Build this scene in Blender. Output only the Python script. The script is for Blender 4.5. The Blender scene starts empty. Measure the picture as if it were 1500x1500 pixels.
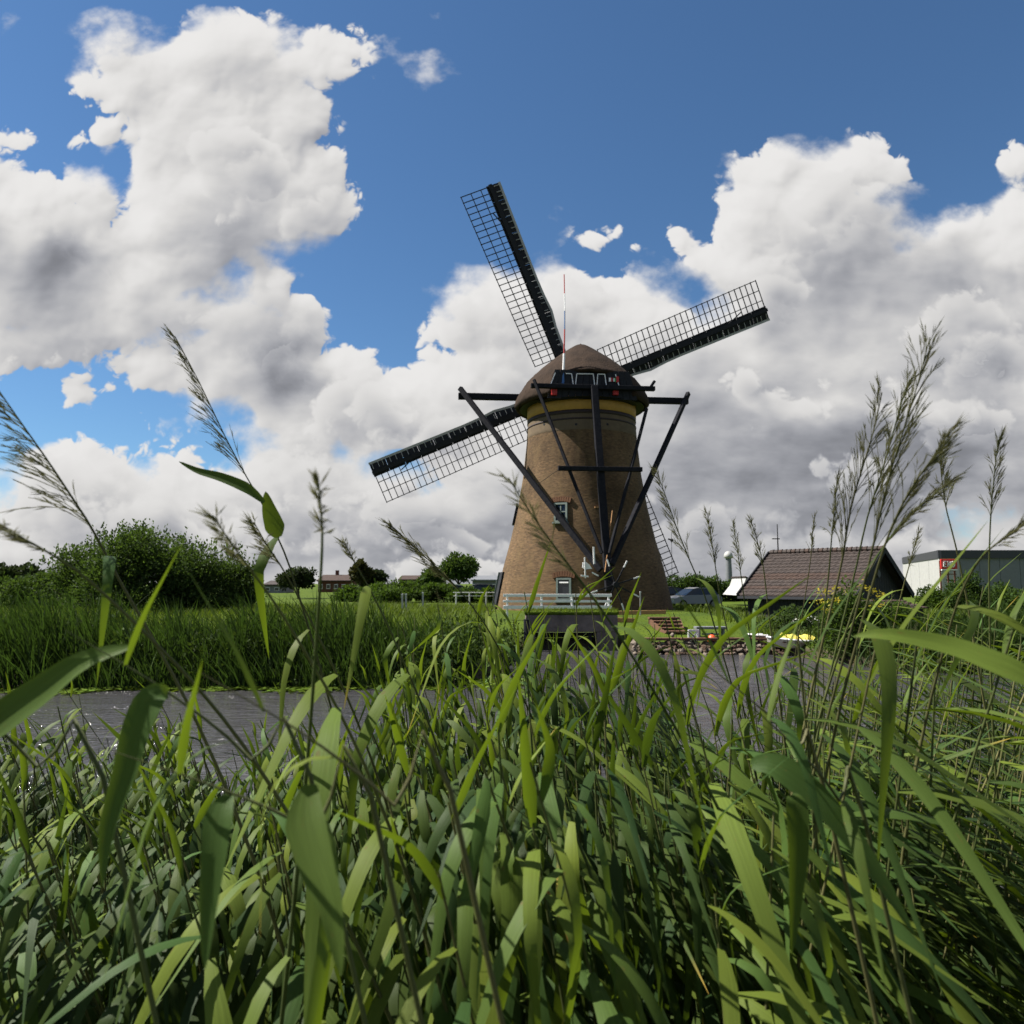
import bpy, math, random
import numpy as np
from mathutils import Vector, Matrix
random.seed(7)
rng = np.random.default_rng(11)
scene = bpy.context.scene
C = scene.collection
R = math.radians

# ------------------------------------------------------------------ camera
FPX = 1071.0            # focal length in photo pixels (photo is 1500 wide)
PITCH = R(5.6)
EYE = Vector((0.0, 0.0, 2.4))
cam_d = bpy.data.cameras.new('camera')
cam = bpy.data.objects.new('camera', cam_d)
C.objects.link(cam)
cam.location = EYE
cam.rotation_euler = (R(90) + PITCH, 0, 0)
cam_d.sensor_width = 36.0
cam_d.lens = 36.0 * FPX / 1500.0
cam_d.clip_start = 0.05
cam_d.clip_end = 9000
cam_d.dof.use_dof = True
cam_d.dof.focus_distance = 4.0
cam_d.dof.aperture_fstop = 6.5
scene.camera = cam
CP, SP = math.cos(PITCH), math.sin(PITCH)


def ray(px, py):
    a = (px - 750.0) / FPX
    b = (750.0 - py) / FPX
    return Vector((a, CP - b * SP, SP + b * CP))


def at(px, py, Y):
    """the point of the place at distance Y that the photograph shows at px, py"""
    d = ray(px, py)
    return EYE + d * (Y / d.y)


def onz(px, py, z):
    d = ray(px, py)
    return EYE + d * ((z - EYE.z) / d.z)


# ------------------------------------------------------------------ sky and sun
SUN_EL, SUN_AZ = R(51), R(-81)      # azimuth from +Y (view direction), clockwise seen from above
SUND = Vector((math.sin(SUN_AZ) * math.cos(SUN_EL), math.cos(SUN_AZ) * math.cos(SUN_EL), math.sin(SUN_EL)))
world = bpy.data.worlds.new("World")
scene.world = world
world.use_nodes = True
SKY_STRENGTH = 0.05
CLOUD_GAIN = 0.395


# ---- broken cumulus cloud computed on a patch of the sky (tangent plane to +Y)
def octave(shape, cu, cv, g):
    """band-passed random field, about cu by cv lumps across the patch, unit variance"""
    H, Wd = shape
    F = np.fft.rfft2(g.standard_normal(shape).astype(np.float32))
    k = np.sqrt((np.fft.fftfreq(H)[:, None] * H / cv) ** 2 + (np.fft.rfftfreq(Wd)[None, :] * Wd / cu) ** 2)
    F *= np.exp(-((k - 0.75) / 0.33) ** 2)
    o = np.fft.irfft2(F, s=shape).astype(np.float32)
    return o / (o.std() + 1e-9)


def fbm(shape, cu, asp, n, rough, g, billow=False, lac=2.03):
    o = np.zeros(shape, np.float32)
    amp, tot, c = 1.0, 0.0, float(cu)
    for k in range(n):
        q = octave(shape, c, c * shape[0] / shape[1] * asp, g)
        o += amp * (np.abs(q) * 1.65 - 1.3 if billow else q)
        tot += amp * amp
        amp *= rough
        c *= lac
        if c > shape[1] / 2:
            break
    return o / math.sqrt(tot)


def shifted(a, dx, dy):
    """a sampled at +dx, +dy (pixels, y up), edge-clamped"""
    H, Wd = a.shape
    yy = np.clip(np.arange(H) + int(round(dy)), 0, H - 1)
    xx = np.clip(np.arange(Wd) + int(round(dx)), 0, Wd - 1)
    return a[yy][:, xx]


def gather(a, x, y):
    H, Wd = a.shape
    x = np.clip(x, 0, Wd - 1.001)
    y = np.clip(y, 0, H - 1.001)
    i, j = x.astype(np.int32), y.astype(np.int32)
    fx, fy = x - i, y - j
    return (a[j, i] * (1 - fx) + a[j, i + 1] * fx) * (1 - fy) + (a[j + 1, i] * (1 - fx) + a[j + 1, i + 1] * fx) * fy


def blur(a, n):
    for ax in (0, 1):
        for _ in range(2):
            p = [(0, 0), (0, 0)]
            p[ax] = (n + 1, n)
            c = np.cumsum(np.pad(a, p, mode='edge'), axis=ax, dtype=np.float64)
            m = a.shape[ax]
            a = ((np.take(c, np.arange(2 * n + 1, 2 * n + 1 + m), ax) - np.take(c, np.arange(0, m), ax)) / (2 * n + 1)).astype(np.float32)
    return a


def S01(x, a, b):
    t = np.clip((x - a) / (b - a), 0, 1)
    return t * t * (3 - 2 * t)


SOLID = [
    (310, 190, 175, 80), (235, 190, 90, 70), (200, 300, 60, 60), (420, 165, 75, 70), (445, 290, 86, 84), (310, 310, 165, 130), (385, 400, 52, 110),
    (275, 460, 130, 80), (375, 545, 105, 90), (455, 600, 110, 90), (330, 80, 260, 80),
    (60, 400, 150, 125), (-60, 320, 130, 100), (110, 460, 110, 56), (0, 485, 170, 36), (220, 540, 50, 50),
    (22, 212, 42, 24), (125, 275, 66, 30), (118, 582, 34, 34),
    (-10, 690, 60, 40), (85, 705, 50, 58), (190, 710, 50, 56), (280, 730, 70, 46), (350, 700, 60, 50),
    (150, 810, 300, 90), (300, 658, 30, 7),
    (700, 465, 80, 70), (780, 470, 120, 100), (930, 480, 110, 76), (640, 620, 190, 80), (560, 600, 70, 60),
    (812, 340, 24, 18), (850, 352, 26, 13),
    (1110, 285, 64, 66), (1155, 330, 105, 105), (1228, 255, 84, 72), (1225, 212, 44, 36), (1180, 250, 60, 44), (1275, 250, 44, 40), (1280, 350, 120, 84), (1320, 440, 260, 130), (1090, 430, 90, 90),
    (1012, 352, 18, 14), (1475, 300, 46, 62), (1480, 395, 90, 66), (1570, 330, 90, 90),
    (750, 850, 1400, 110), (1000, 680, 620, 170), (600, 770, 520, 130), (1300, 620, 400, 200), (1000, 560, 320, 90),
]
HOLES = [(610, 430, 34, 70), (470, 425, 52, 58), (545, 508, 36, 30), (590, 500, 30, 36), (172, 240, 12, 44), (252, 618, 74, 44), (310, 650, 30, 26), (30, 588, 70, 50), (100, 625, 50, 30), (585, 688, 14, 8), (1385, 262, 36, 44)]
SHADE = [(85, 405, 110, 60, .44), (20, 500, 160, 30, .16), (400, 550, 95, 60, .36), (420, 490, 100, 70, .16), (300, 450, 120, 60, .07), (330, 330, 110, 110, .09), (440, 330, 70, 40, .08), (1345, 400, 170, 60, .30), (1180, 440, 140, 50, .12),
         (1130, 530, 170, 50, .12), (1180, 650, 230, 55, .28), (1120, 730, 360, 55, .20), (1400, 640, 200, 150, .14), (1400, 780, 200, 60, .14),
         (650, 735, 170, 45, .22), (560, 650, 120, 40, .12), (480, 800, 600, 60, .14), (1000, 830, 600, 50, .14), (150, 800, 240, 50, .18), (700, 560, 60, 60, .05), (900, 600, 300, 60, .08)]
GLOW = [(620, 650, 150, 40, .08), (1150, 575, 80, 22, .16), (830, 440, 180, 60, .05), (480, 200, 120, 60, .06), (330, 240, 60, 60, .08), (1290, 720, 60, 20, .06), (1340, 570, 40, 30, .12), (150, 690, 200, 50, .06)]


HEADS = [
    [(85, 705, 50, 56), (190, 705, 52, 58), (280, 735, 60, 44), (20, 700, 50, 40), (520, 600, 70, 56), (1150, 580, 70, 26), (1240, 300, 70, 60), (340, 250, 80, 70)],
    [(130, 745, 60, 40), (240, 750, 50, 36), (350, 720, 60, 50), (620, 660, 90, 40), (440, 690, 80, 40), (1330, 590, 60, 30), (1110, 330, 60, 50), (470, 330, 60, 60), (820, 450, 80, 50)],
    [(60, 760, 70, 30), (180, 785, 70, 26), (320, 775, 80, 30), (560, 745, 90, 34), (700, 790, 90, 24), (1250, 700, 60, 26), (1420, 480, 80, 50), (1400, 600, 80, 40), (690, 480, 60, 50)],
    [(100, 815, 90, 20), (300, 815, 90, 18), (480, 800, 90, 22), (640, 815, 90, 18), (1020, 790, 90, 24), (1200, 775, 80, 22), (1390, 770, 80, 24), (930, 520, 70, 50), (360, 470, 70, 60)],
]
HEAD_GAIN = (0.85, 0.75, 0.65, 0.55)


def ell(X, Y, bl):
    """photo-pixel ellipse -> normalised distance on the tangent plane"""
    px, py, rx, ry = bl[:4]
    d = ray(px, py)
    u, v = d.x / d.y, d.z / d.y
    return np.sqrt(((X - u) * FPX / rx) ** 2 + ((Y - v) * FPX / ry) ** 2)


def cloud_patch(shape, u0, u1, v0, v1, seed, layout):
    g = np.random.default_rng(seed)
    H, Wd = shape
    ppu = Wd / (u1 - u0)                  # pixels per tangent unit
    X, Y = np.meshgrid(np.linspace(u0, u1, Wd, dtype=np.float32), np.linspace(v0, v1, H, dtype=np.float32))
    span = u1 - u0
    wx = fbm(shape, int(5 * span), 1.0, 4, 0.5, g) * 0.0075
    wy = fbm(shape, int(5 * span), 1.0, 4, 0.5, g) * 0.0065
    if layout:
        Xw, Yw = X + wx, Y + wy
        s = np.full(shape, -9.0, np.float32)
        k = 70.0
        acc = np.zeros(shape, np.float32)
        for bl in SOLID:
            e = (1 - ell(Xw, Yw, bl)) * min(bl[2], bl[3]) / FPX
            acc += np.exp(np.clip(e * k, -40, 30))
        s = np.log(acc + 1e-20) / k
        s = np.minimum(s, 0.5)
        for bl in HOLES:
            e = (ell(Xw, Yw, bl) - 1) * min(bl[2], bl[3]) / FPX
            s = np.minimum(s, e + 0.004)
    else:
        s = fbm(shape, int(2.0 * span) + 1, 1.6, 4, 0.5, g) * 0.13 - 0.01
    # cauliflower relief, warped so that no lattice shows
    bl1 = fbm(shape, int(9 * span), 1.05, 7, 0.56, g, billow=True)
    w2x = fbm(shape, int(20 * span), 1.0, 3, 0.5, g) * 0.003 * ppu
    w2y = fbm(shape, int(20 * span), 1.0, 3, 0.5, g) * 0.003 * ppu
    ii, jj = np.meshgrid(np.arange(Wd, dtype=np.float32), np.arange(H, dtype=np.float32))
    bl1 = gather(bl1, ii + w2x, jj + w2y)
    fb = fbm(shape, int(7 * span), 1.3, 8, 0.55, g)
    ragged = S01(fbm(shape, int(4 * span), 1.2, 3, 0.5, g), -0.3, 1.0)         # crisp heads or torn edges
    T = s + bl1 * 0.0080 * (1 - 0.75 * ragged) + fb * (0.0040 + 0.0100 * ragged)
    w = 0.0060 + 0.034 * ragged ** 1.5
    alpha = S01(T, -0.35 * w, w)
    # the relief seen as height; light from the upper left, deep inside it evens out
    hgt = np.sqrt(np.clip(T, 0, 0.5) + 0.0004) * 0.32 + bl1 * 0.0062 * (1 - 0.5 * ragged) + fb * 0.0055
    hs = blur(hgt, max(1, int(ppu * 0.0016)))
    lum = np.zeros(shape, np.float32)
    for r, a in ((0.0028, 0.45), (0.006, 0.8), (0.013, 1.5), (0.028, 1.9), (0.06, 1.5)):
        d = r * ppu
        q = blur(hs, max(1, int(d * 0.45)))
        lum += a * (q - shifted(q, -0.62 * d, 0.78 * d)) / (r ** 0.7) * 0.115
    tau = np.zeros(shape, np.float32)
    Ts = blur(np.clip(T, 0, 0.12), max(1, int(0.006 * ppu)))
    for kk in range(1, 9):
        d = 0.014 * kk * ppu
        tau += shifted(Ts, -0.5 * d, 0.85 * d)
    tau = blur(tau / 8, max(1, int(0.006 * ppu)))
    sh = np.exp(-tau / 0.045)
    base = 0.60 + 0.24 * sh
    if layout:
        dk = np.zeros(shape, np.float32)
        for bl in SHADE:
            dk += bl[4] * np.exp(-(ell(X + wx * 4, Y + wy * 3, bl)) ** 2)
        for bl in GLOW:
            dk -= bl[4] * np.exp(-(ell(X + wx * 4, Y + wy * 3, bl)) ** 2)
    else:
        dk = 0.10 + 0.09 * fbm(shape, int(4 * span), 2.0, 4, 0.5, g)
    deck = fbm(shape, int(5 * span), 2.6, 8, 0.55, g)
    thick = S01(T, 0.0, 0.08)
    lo = S01(Y, 0.42, 0.10)               # flatter, layered towards the horizon
    b = base - (dk + deck * (0.026 + 0.030 * lo)) * (0.25 + 0.75 * thick) + lum * (0.62 - 0.22 * lo) * (1.05 - 0.55 * S01(T, 0.02, 0.16))
    # further heads of cloud in front: bright crowns that melt into the grey below them
    R0 = np.random.default_rng(seed + 50)
    for grp in range(4):
        if layout:
            E_ = list(HEADS[grp])
            for _ in range(10):
                yy = 200 + 640 * R0.random()
                rr = R0.uniform(22, 60) * (1 if yy < 600 else .8)
                E_.append((R0.uniform(-50, 1550), yy, rr * (1.2 + .8 * (yy > 600)), rr * (.8 if yy < 600 else .5)))
        else:
            E_ = [(750 + FPX * R0.uniform(u0, u1), 750 - FPX * R0.uniform(v0, v1), R0.uniform(100, 400), R0.uniform(80, 300)) for _ in range(40)]
        acc = np.zeros(shape, np.float32)
        for bl in E_:
            acc += np.exp(np.clip((1 - ell(X + wx * 1.5, Y + wy * 1.5, bl)) * min(bl[2], bl[3]) / FPX * 90.0, -40, 25))
        Th = np.log(acc + 1e-20) / 90.0
        dx_ = 97 * (grp + 1)
        Th = np.clip(Th, -.5, .3) + np.roll(bl1, dx_, 1) * 0.0075 + np.roll(fb, dx_, 1) * 0.0075
        ah = S01(Th, -0.004, 0.010 + 0.01 * (grp % 2))
        th_ = np.zeros(shape, np.float32)
        Tb = blur(np.clip(Th, 0, 0.1), max(1, int(0.003 * ppu)))
        for kk in range(1, 6):
            d = 0.010 * kk * ppu
            th_ += shifted(Tb, -0.45 * d, 0.9 * d)
        fade = np.exp(-blur(th_ / 5, max(1, int(0.004 * ppu))) / 0.011)
        am = ah * fade * S01(T, 0.0, 0.03) * HEAD_GAIN[grp]
        b = b + (0.83 - b) * am - 0.10 * (1 - fade) * ah * S01(T, 0.0, 0.03) * (0.83 - b < 0.4)
    b = 0.86 - np.log1p(np.exp(np.clip((0.86 - b) * 14, -30, 30))) / 14      # soft shoulder
    b = 0.20 + np.log1p(np.exp(np.clip((b - 0.20) * 14, -30, 30))) / 14
    return alpha.astype(np.float32), b.astype(np.float32), thick


def build_sky():
    nt = world.node_tree
    N, L = nt.nodes, nt.links
    N.clear()

    def node(t, **kw):
        n = N.new(t)
        for k, v in kw.items():
            setattr(n, k, v)
        return n

    def put(sock, v):
        if hasattr(v, 'is_output'):
            L.new(v, sock)
        else:
            sock.default_value = v

    def M(op, a, b=0.0, c=0.0):
        n = node('ShaderNodeMath', operation=op)
        put(n.inputs[0], a)
        put(n.inputs[1], b)
        put(n.inputs[2], c)
        return n.outputs[0]

    def sstep(x, a, b, lo=0.0, hi=1.0):
        n = node('ShaderNodeMapRange', interpolation_type='SMOOTHSTEP')
        for i, v in enumerate((x, a, b, lo, hi)):
            put(n.inputs[i], v)
        return n.outputs[0]

    def patch(name, shape, u0, u1, v0, v1, seed, layout, cu, cv):
        al, br, _ = cloud_patch(shape, u0, u1, v0, v1, seed, layout)
        px = np.ones(shape + (4,), np.float32)
        px[..., 0] = br
        px[..., 1] = al
        px[..., 2] = 0
        im = bpy.data.images.new(name, shape[1], shape[0], alpha=False, float_buffer=True, is_data=True)
        im.pixels.foreach_set(px.ravel())
        im.update()
        im.pack()
        cmb = node('ShaderNodeCombineXYZ')
        put(cmb.inputs[0], M('DIVIDE', M('SUBTRACT', cu, u0), u1 - u0))
        put(cmb.inputs[1], M('DIVIDE', M('SUBTRACT', cv, v0), v1 - v0))
        t = node('ShaderNodeTexImage', extension='EXTEND', interpolation='Linear')
        t.image = im
        put(t.inputs[0], cmb.outputs[0])
        sp = node('ShaderNodeSeparateColor')
        put(sp.inputs[0], t.outputs[0])
        return sp.outputs[0], sp.outputs[1]

    tc = node('ShaderNodeTexCoord')
    sep = node('ShaderNodeSeparateXYZ')
    L.new(tc.outputs['Generated'], sep.inputs[0])
    x, y, z = sep.outputs
    ys = M('MAXIMUM', y, 0.1)
    u, v = M('DIVIDE', x, ys), M('DIVIDE', z, ys)
    b1, a1 = patch('cloud_field', (1060, 1960), -0.98, 0.98, -0.08, 0.98, 5, True, u, v)
    zq = M('ADD', M('MAXIMUM', z, 0.0), 0.22)
    b2, a2 = patch('cloud_field_rest', (1024, 1024), -4.6, 4.6, -4.6, 4.6, 9, False, M('DIVIDE', x, zq), M('DIVIDE', y, zq))
    m = M('MULTIPLY', M('MULTIPLY', sstep(M('ABSOLUTE', u), 0.80, 0.95, 1.0, 0.0), sstep(v, 0.88, 0.97, 1.0, 0.0)), sstep(y, 0.1, 0.3))

    def mixf(f, a, b):
        n = node('ShaderNodeMix', data_type='FLOAT')
        put(n.inputs[0], f)
        put(n.inputs[2], a)
        put(n.inputs[3], b)
        return n.outputs[0]
    bright, alpha = mixf(m, b2, b1), mixf(m, a2, a1)
    tint = node('ShaderNodeMix', data_type='RGBA')
    put(tint.inputs['Factor'], sstep(bright, 0.2, 0.75))
    tint.inputs[6].default_value = (0.94, 0.97, 1.08, 1)
    tint.inputs[7].default_value = (1.0, 0.985, 0.97, 1)
    sc = node('ShaderNodeVectorMath', operation='SCALE')
    L.new(tint.outputs[2], sc.inputs[0])
    L.new(M('MULTIPLY', bright, CLOUD_GAIN / SKY_STRENGTH), sc.inputs['Scale'])
    sky = node('ShaderNodeTexSky', sky_type='NISHITA')
    sky.sun_disc = False
    sky.sun_elevation = SUN_EL
    sky.sun_rotation = SUN_AZ
    sky.altitude = 0
    sky.air_density = 1.0
    sky.dust_density = 0.1
    sky.ozone_density = 4.0
    mx = node('ShaderNodeMix', data_type='RGBA')
    put(mx.inputs['Factor'], alpha)
    tn = node('ShaderNodeVectorMath', operation='MULTIPLY')
    L.new(sky.outputs[0], tn.inputs[0])
    tn.inputs[1].default_value = (0.63, 0.81, 0.91)
    L.new(tn.outputs[0], mx.inputs[6])
    L.new(sc.outputs[0], mx.inputs[7])
    bg = node('ShaderNodeBackground')
    bg.inputs['Strength'].default_value = SKY_STRENGTH
    L.new(mx.outputs[2], bg.inputs['Color'])
    out = node('ShaderNodeOutputWorld')
    L.new(bg.outputs[0], out.inputs[0])


build_sky()
sun_d = bpy.data.lights.new('sun', 'SUN')
sun_d.energy = 5.0
sun_d.angle = R(0.5)
sun_d.color = (1.0, 0.95, 0.87)
sun = bpy.data.objects.new('sun', sun_d)
C.objects.link(sun)
sun.location = SUND * 60
sun.rotation_euler = SUND.to_track_quat('Z', 'Y').to_euler()
vs = scene.view_settings
vs.view_transform = 'Standard'
vs.look = 'None'
vs.exposure = 1.3
vs.gamma = 1.0
vs.use_curve_mapping = False

# ------------------------------------------------------------------ helpers
ORG = {}


def org(o):
    return ORG.get(o.name, Vector((0, 0, 0))) if o is not None else Vector((0, 0, 0))


def link(o, parent=None, world_org=None):
    C.objects.link(o)
    w = Vector(world_org) if world_org is not None else org(parent)
    ORG[o.name] = w
    if parent is not None:
        o.parent = parent
    o.location = w - org(parent)
    return o


def tag(o, label=None, cat=None, group=None, kind=None):
    for k, v in (('label', label), ('category', cat), ('group', group), ('kind', kind)):
        if v:
            o[k] = v
    return o


def empty(name, loc, label, cat, group=None):
    o = bpy.data.objects.new(name, None)
    o.empty_display_size = 0.2
    link(o, None, loc)
    return tag(o, label, cat, group)


class MB:
    """collects shapes, in place coordinates, and links them as one mesh object"""

    def __init__(s):
        s.v, s.f = [], []

    def poly(s, pts):
        n = len(s.v)
        s.v += [Vector(p) for p in pts]
        s.f.append(tuple(range(n, n + len(pts))))
        return s

    def hexa(s, b, t):
        """box from 4 bottom and 4 top corners (counter-clockwise from above)"""
        n = len(s.v)
        s.v += [Vector(p) for p in list(b) + list(t)]
        s.f += [(n + 3, n + 2, n + 1, n), (n + 4, n + 5, n + 6, n + 7)]
        for i in range(4):
            j = (i + 1) % 4
            s.f.append((n + i, n + j, n + 4 + j, n + 4 + i))
        return s

    def box(s, c, sx, sy, sz, ax=None):
        c = Vector(c)
        X, Y, Z = ax if ax else (Vector((1, 0, 0)), Vector((0, 1, 0)), Vector((0, 0, 1)))
        q = [(-1, -1), (1, -1), (1, 1), (-1, 1)]
        return s.hexa([c + X * (a * sx / 2) + Y * (b * sy / 2) - Z * (sz / 2) for a, b in q],
                      [c + X * (a * sx / 2) + Y * (b * sy / 2) + Z * (sz / 2) for a, b in q])

    def bar(s, p0, p1, w, h=None, up=(0, 0, 1), w1=None, h1=None):
        p0, p1 = Vector(p0), Vector(p1)
        h = h or w
        w1, h1 = w1 or w, h1 or h
        d = (p1 - p0).normalized()
        X = d.cross(Vector(up))
        if X.length < 1e-4:
            X = d.cross(Vector((1, 0, 0)))
        X.normalize()
        Y = X.cross(d).normalized()
        q = [(-1, -1), (1, -1), (1, 1), (-1, 1)]
        return s.hexa([p0 + X * (a * w / 2) + Y * (b * h / 2) for a, b in q],
                      [p1 + X * (a * w1 / 2) + Y * (b * h1 / 2) for a, b in q])

    def tube(s, pts, rad, n=6, cap=True):
        pts = [Vector(p) for p in pts]
        if not hasattr(rad, '__len__'):
            rad = [rad] * len(pts)
        b0 = len(s.v)
        ref = None
        for i, p in enumerate(pts):
            d = (pts[min(i + 1, len(pts) - 1)] - pts[max(i - 1, 0)]).normalized()
            if ref is None:
                ref = d.cross(Vector((0, 0, 1)))
                if ref.length < 1e-3:
                    ref = d.cross(Vector((1, 0, 0)))
            ref = (ref - d * ref.dot(d)).normalized()
            q = d.cross(ref)
            for k in range(n):
                a = 2 * math.pi * k / n
                s.v.append(p + (ref * math.cos(a) + q * math.sin(a)) * rad[i])
        for i in range(len(pts) - 1):
            for k in range(n):
                a, b = b0 + i * n + k, b0 + i * n + (k + 1) % n
                s.f.append((a, b, b + n, a + n))
        if cap:
            s.f.append(tuple(b0 + k for k in reversed(range(n))))
            s.f.append(tuple(b0 + (len(pts) - 1) * n + k for k in range(n)))
        return s

    def lathe(s, c, prof, n=24, sx=1, sy=1):
        c = Vector(c)
        b0 = len(s.v)
        for (r, z) in prof:
            for k in range(n):
                a = 2 * math.pi * k / n
                s.v.append(c + Vector((math.cos(a) * r * sx, math.sin(a) * r * sy, z)))
        for i in range(len(prof) - 1):
            for k in range(n):
                a, b = b0 + i * n + k, b0 + i * n + (k + 1) % n
                s.f.append((a, b, b + n, a + n))
        s.f.append(tuple(b0 + k for k in reversed(range(n))))
        s.f.append(tuple(b0 + (len(prof) - 1) * n + k for k in range(n)))
        return s

    def build(s, name, mat, parent=None, smooth=False, bevel=0.0, world_org=None):
        w = Vector(world_org) if world_org is not None else org(parent)
        me = bpy.data.meshes.new(name)
        me.from_pydata([v - w for v in s.v], [], s.f)
        me.materials.append(mat)
        if smooth:
            me.polygons.foreach_set('use_smooth', [True] * len(me.polygons))
        o = bpy.data.objects.new(name, me)
        link(o, parent, w)
        if bevel:
            m = o.modifiers.new('bevel', 'BEVEL')
            m.width = bevel
            m.segments = 2
        return o


def raw_mesh(name, v, quads=None, tris=None, mat=None, attr=None, smooth=False):
    """mesh straight from numpy arrays"""
    me = bpy.data.meshes.new(name)
    nq = 0 if quads is None else len(quads)
    nt = 0 if tris is None else len(tris)
    me.vertices.add(len(v))
    me.vertices.foreach_set('co', np.ascontiguousarray(v, np.float32).ravel())
    idx = np.concatenate([np.asarray(a, np.int32).ravel() for a in (quads, tris) if a is not None])
    st = np.concatenate([np.arange(nq) * 4, nq * 4 + np.arange(nt) * 3]).astype(np.int32)
    me.loops.add(len(idx))
    me.loops.foreach_set('vertex_index', idx)
    me.polygons.add(nq + nt)
    me.polygons.foreach_set('loop_start', st)
    me.update(calc_edges=True)
    if attr is not None:
        for k, a in attr.items():
            t = 'FLOAT_VECTOR' if a.ndim == 2 else 'FLOAT'
            at_ = me.attributes.new(k, t, 'POINT')
            at_.data.foreach_set('vector' if a.ndim == 2 else 'value', np.ascontiguousarray(a, np.float32).ravel())
    if smooth:
        me.polygons.foreach_set('use_smooth', np.ones(nq + nt, bool))
    if mat:
        me.materials.append(mat)
    return me


def mesh_obj(name, me, parent=None, world_org=None):
    o = bpy.data.objects.new(name, me)
    return link(o, parent, world_org)


UNIT = {}


def unit_bar(mat):
    if mat.name not in UNIT:
        me = bpy.data.meshes.new('bar')
        v = [(x, y, z) for x in (0, 1) for y in (-.5, .5) for z in (-.5, .5)]
        me.from_pydata(v, [], [(0, 1, 3, 2), (4, 6, 7, 5), (0, 4, 5, 1), (2, 3, 7, 6), (0, 2, 6, 4), (1, 5, 7, 3)])
        me.materials.append(mat)
        UNIT[mat.name] = me
    return UNIT[mat.name]


def bar_obj(name, p0, p1, w, h, mat, parent, up=(0, 0, 1)):
    """a straight bar as an object of its own, sharing one mesh"""
    p0, p1 = Vector(p0), Vector(p1)
    d = p1 - p0
    X = d.normalized()
    Y = Vector(up).cross(X)
    if Y.length < 1e-4:
        Y = Vector((1, 0, 0)).cross(X)
    Y.normalize()
    Z = X.cross(Y)
    o = bpy.data.objects.new(name, unit_bar(mat))
    link(o, parent, p0)
    m = Matrix((X, Y, Z)).transposed().to_4x4()
    o.rotation_mode = 'QUATERNION'
    o.rotation_quaternion = m.to_quaternion()
    o.scale = (d.length, w, h)
    return o


# ------------------------------------------------------------------ materials
def material(name, col, rough=0.7, spec=0.3, var=None, scale=6.0, detail=5.0, bump=0.0, bscale=None, coord='Object', stretch=(1, 1, 1), metal=0.0):
    """principled material whose colour drifts between two tones"""
    m = bpy.data.materials.new(name)
    m.use_nodes = True
    nt = m.node_tree
    b = nt.nodes['Principled BSDF']
    b.inputs['Roughness'].default_value = rough
    b.inputs['Specular IOR Level'].default_value = spec
    b.inputs['Metallic'].default_value = metal
    b.inputs['Base Color'].default_value = (*col, 1)
    if var is not None or bump:
        tc = nt.nodes.new('ShaderNodeTexCoord')
        mp = nt.nodes.new('ShaderNodeMapping')
        mp.inputs['Scale'].default_value = stretch
        nt.links.new(tc.outputs[coord], mp.inputs[0])
        n = nt.nodes.new('ShaderNodeTexNoise')
        n.inputs['Scale'].default_value = scale
        n.inputs['Detail'].default_value = detail
        n.inputs['Roughness'].default_value = 0.6
        nt.links.new(mp.outputs[0], n.inputs['Vector'])
        if var is not None:
            r = nt.nodes.new('ShaderNodeMapRange')
            r.inputs[1].default_value = 0.32
            r.inputs[2].default_value = 0.68
            nt.links.new(n.outputs[0], r.inputs[0])
            mx = nt.nodes.new('ShaderNodeMix')
            mx.data_type = 'RGBA'
            mx.inputs[6].default_value = (*col, 1)
            mx.inputs[7].default_value = (*var, 1)
            nt.links.new(r.outputs[0], mx.inputs['Factor'])
            nt.links.new(mx.outputs[2], b.inputs['Base Color'])
        if bump:
            bp = nt.nodes.new('ShaderNodeBump')
            bp.inputs['Strength'].default_value = bump
            bp.inputs['Distance'].default_value = 0.05
            src = n
            if bscale:
                src = nt.nodes.new('ShaderNodeTexNoise')
                src.inputs['Scale'].default_value = bscale
                src.inputs['Detail'].default_value = 6
                nt.links.new(mp.outputs[0], src.inputs['Vector'])
            nt.links.new(src.outputs[0], bp.inputs['Height'])
            nt.links.new(bp.outputs[0], b.inputs['Normal'])
    return m


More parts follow.
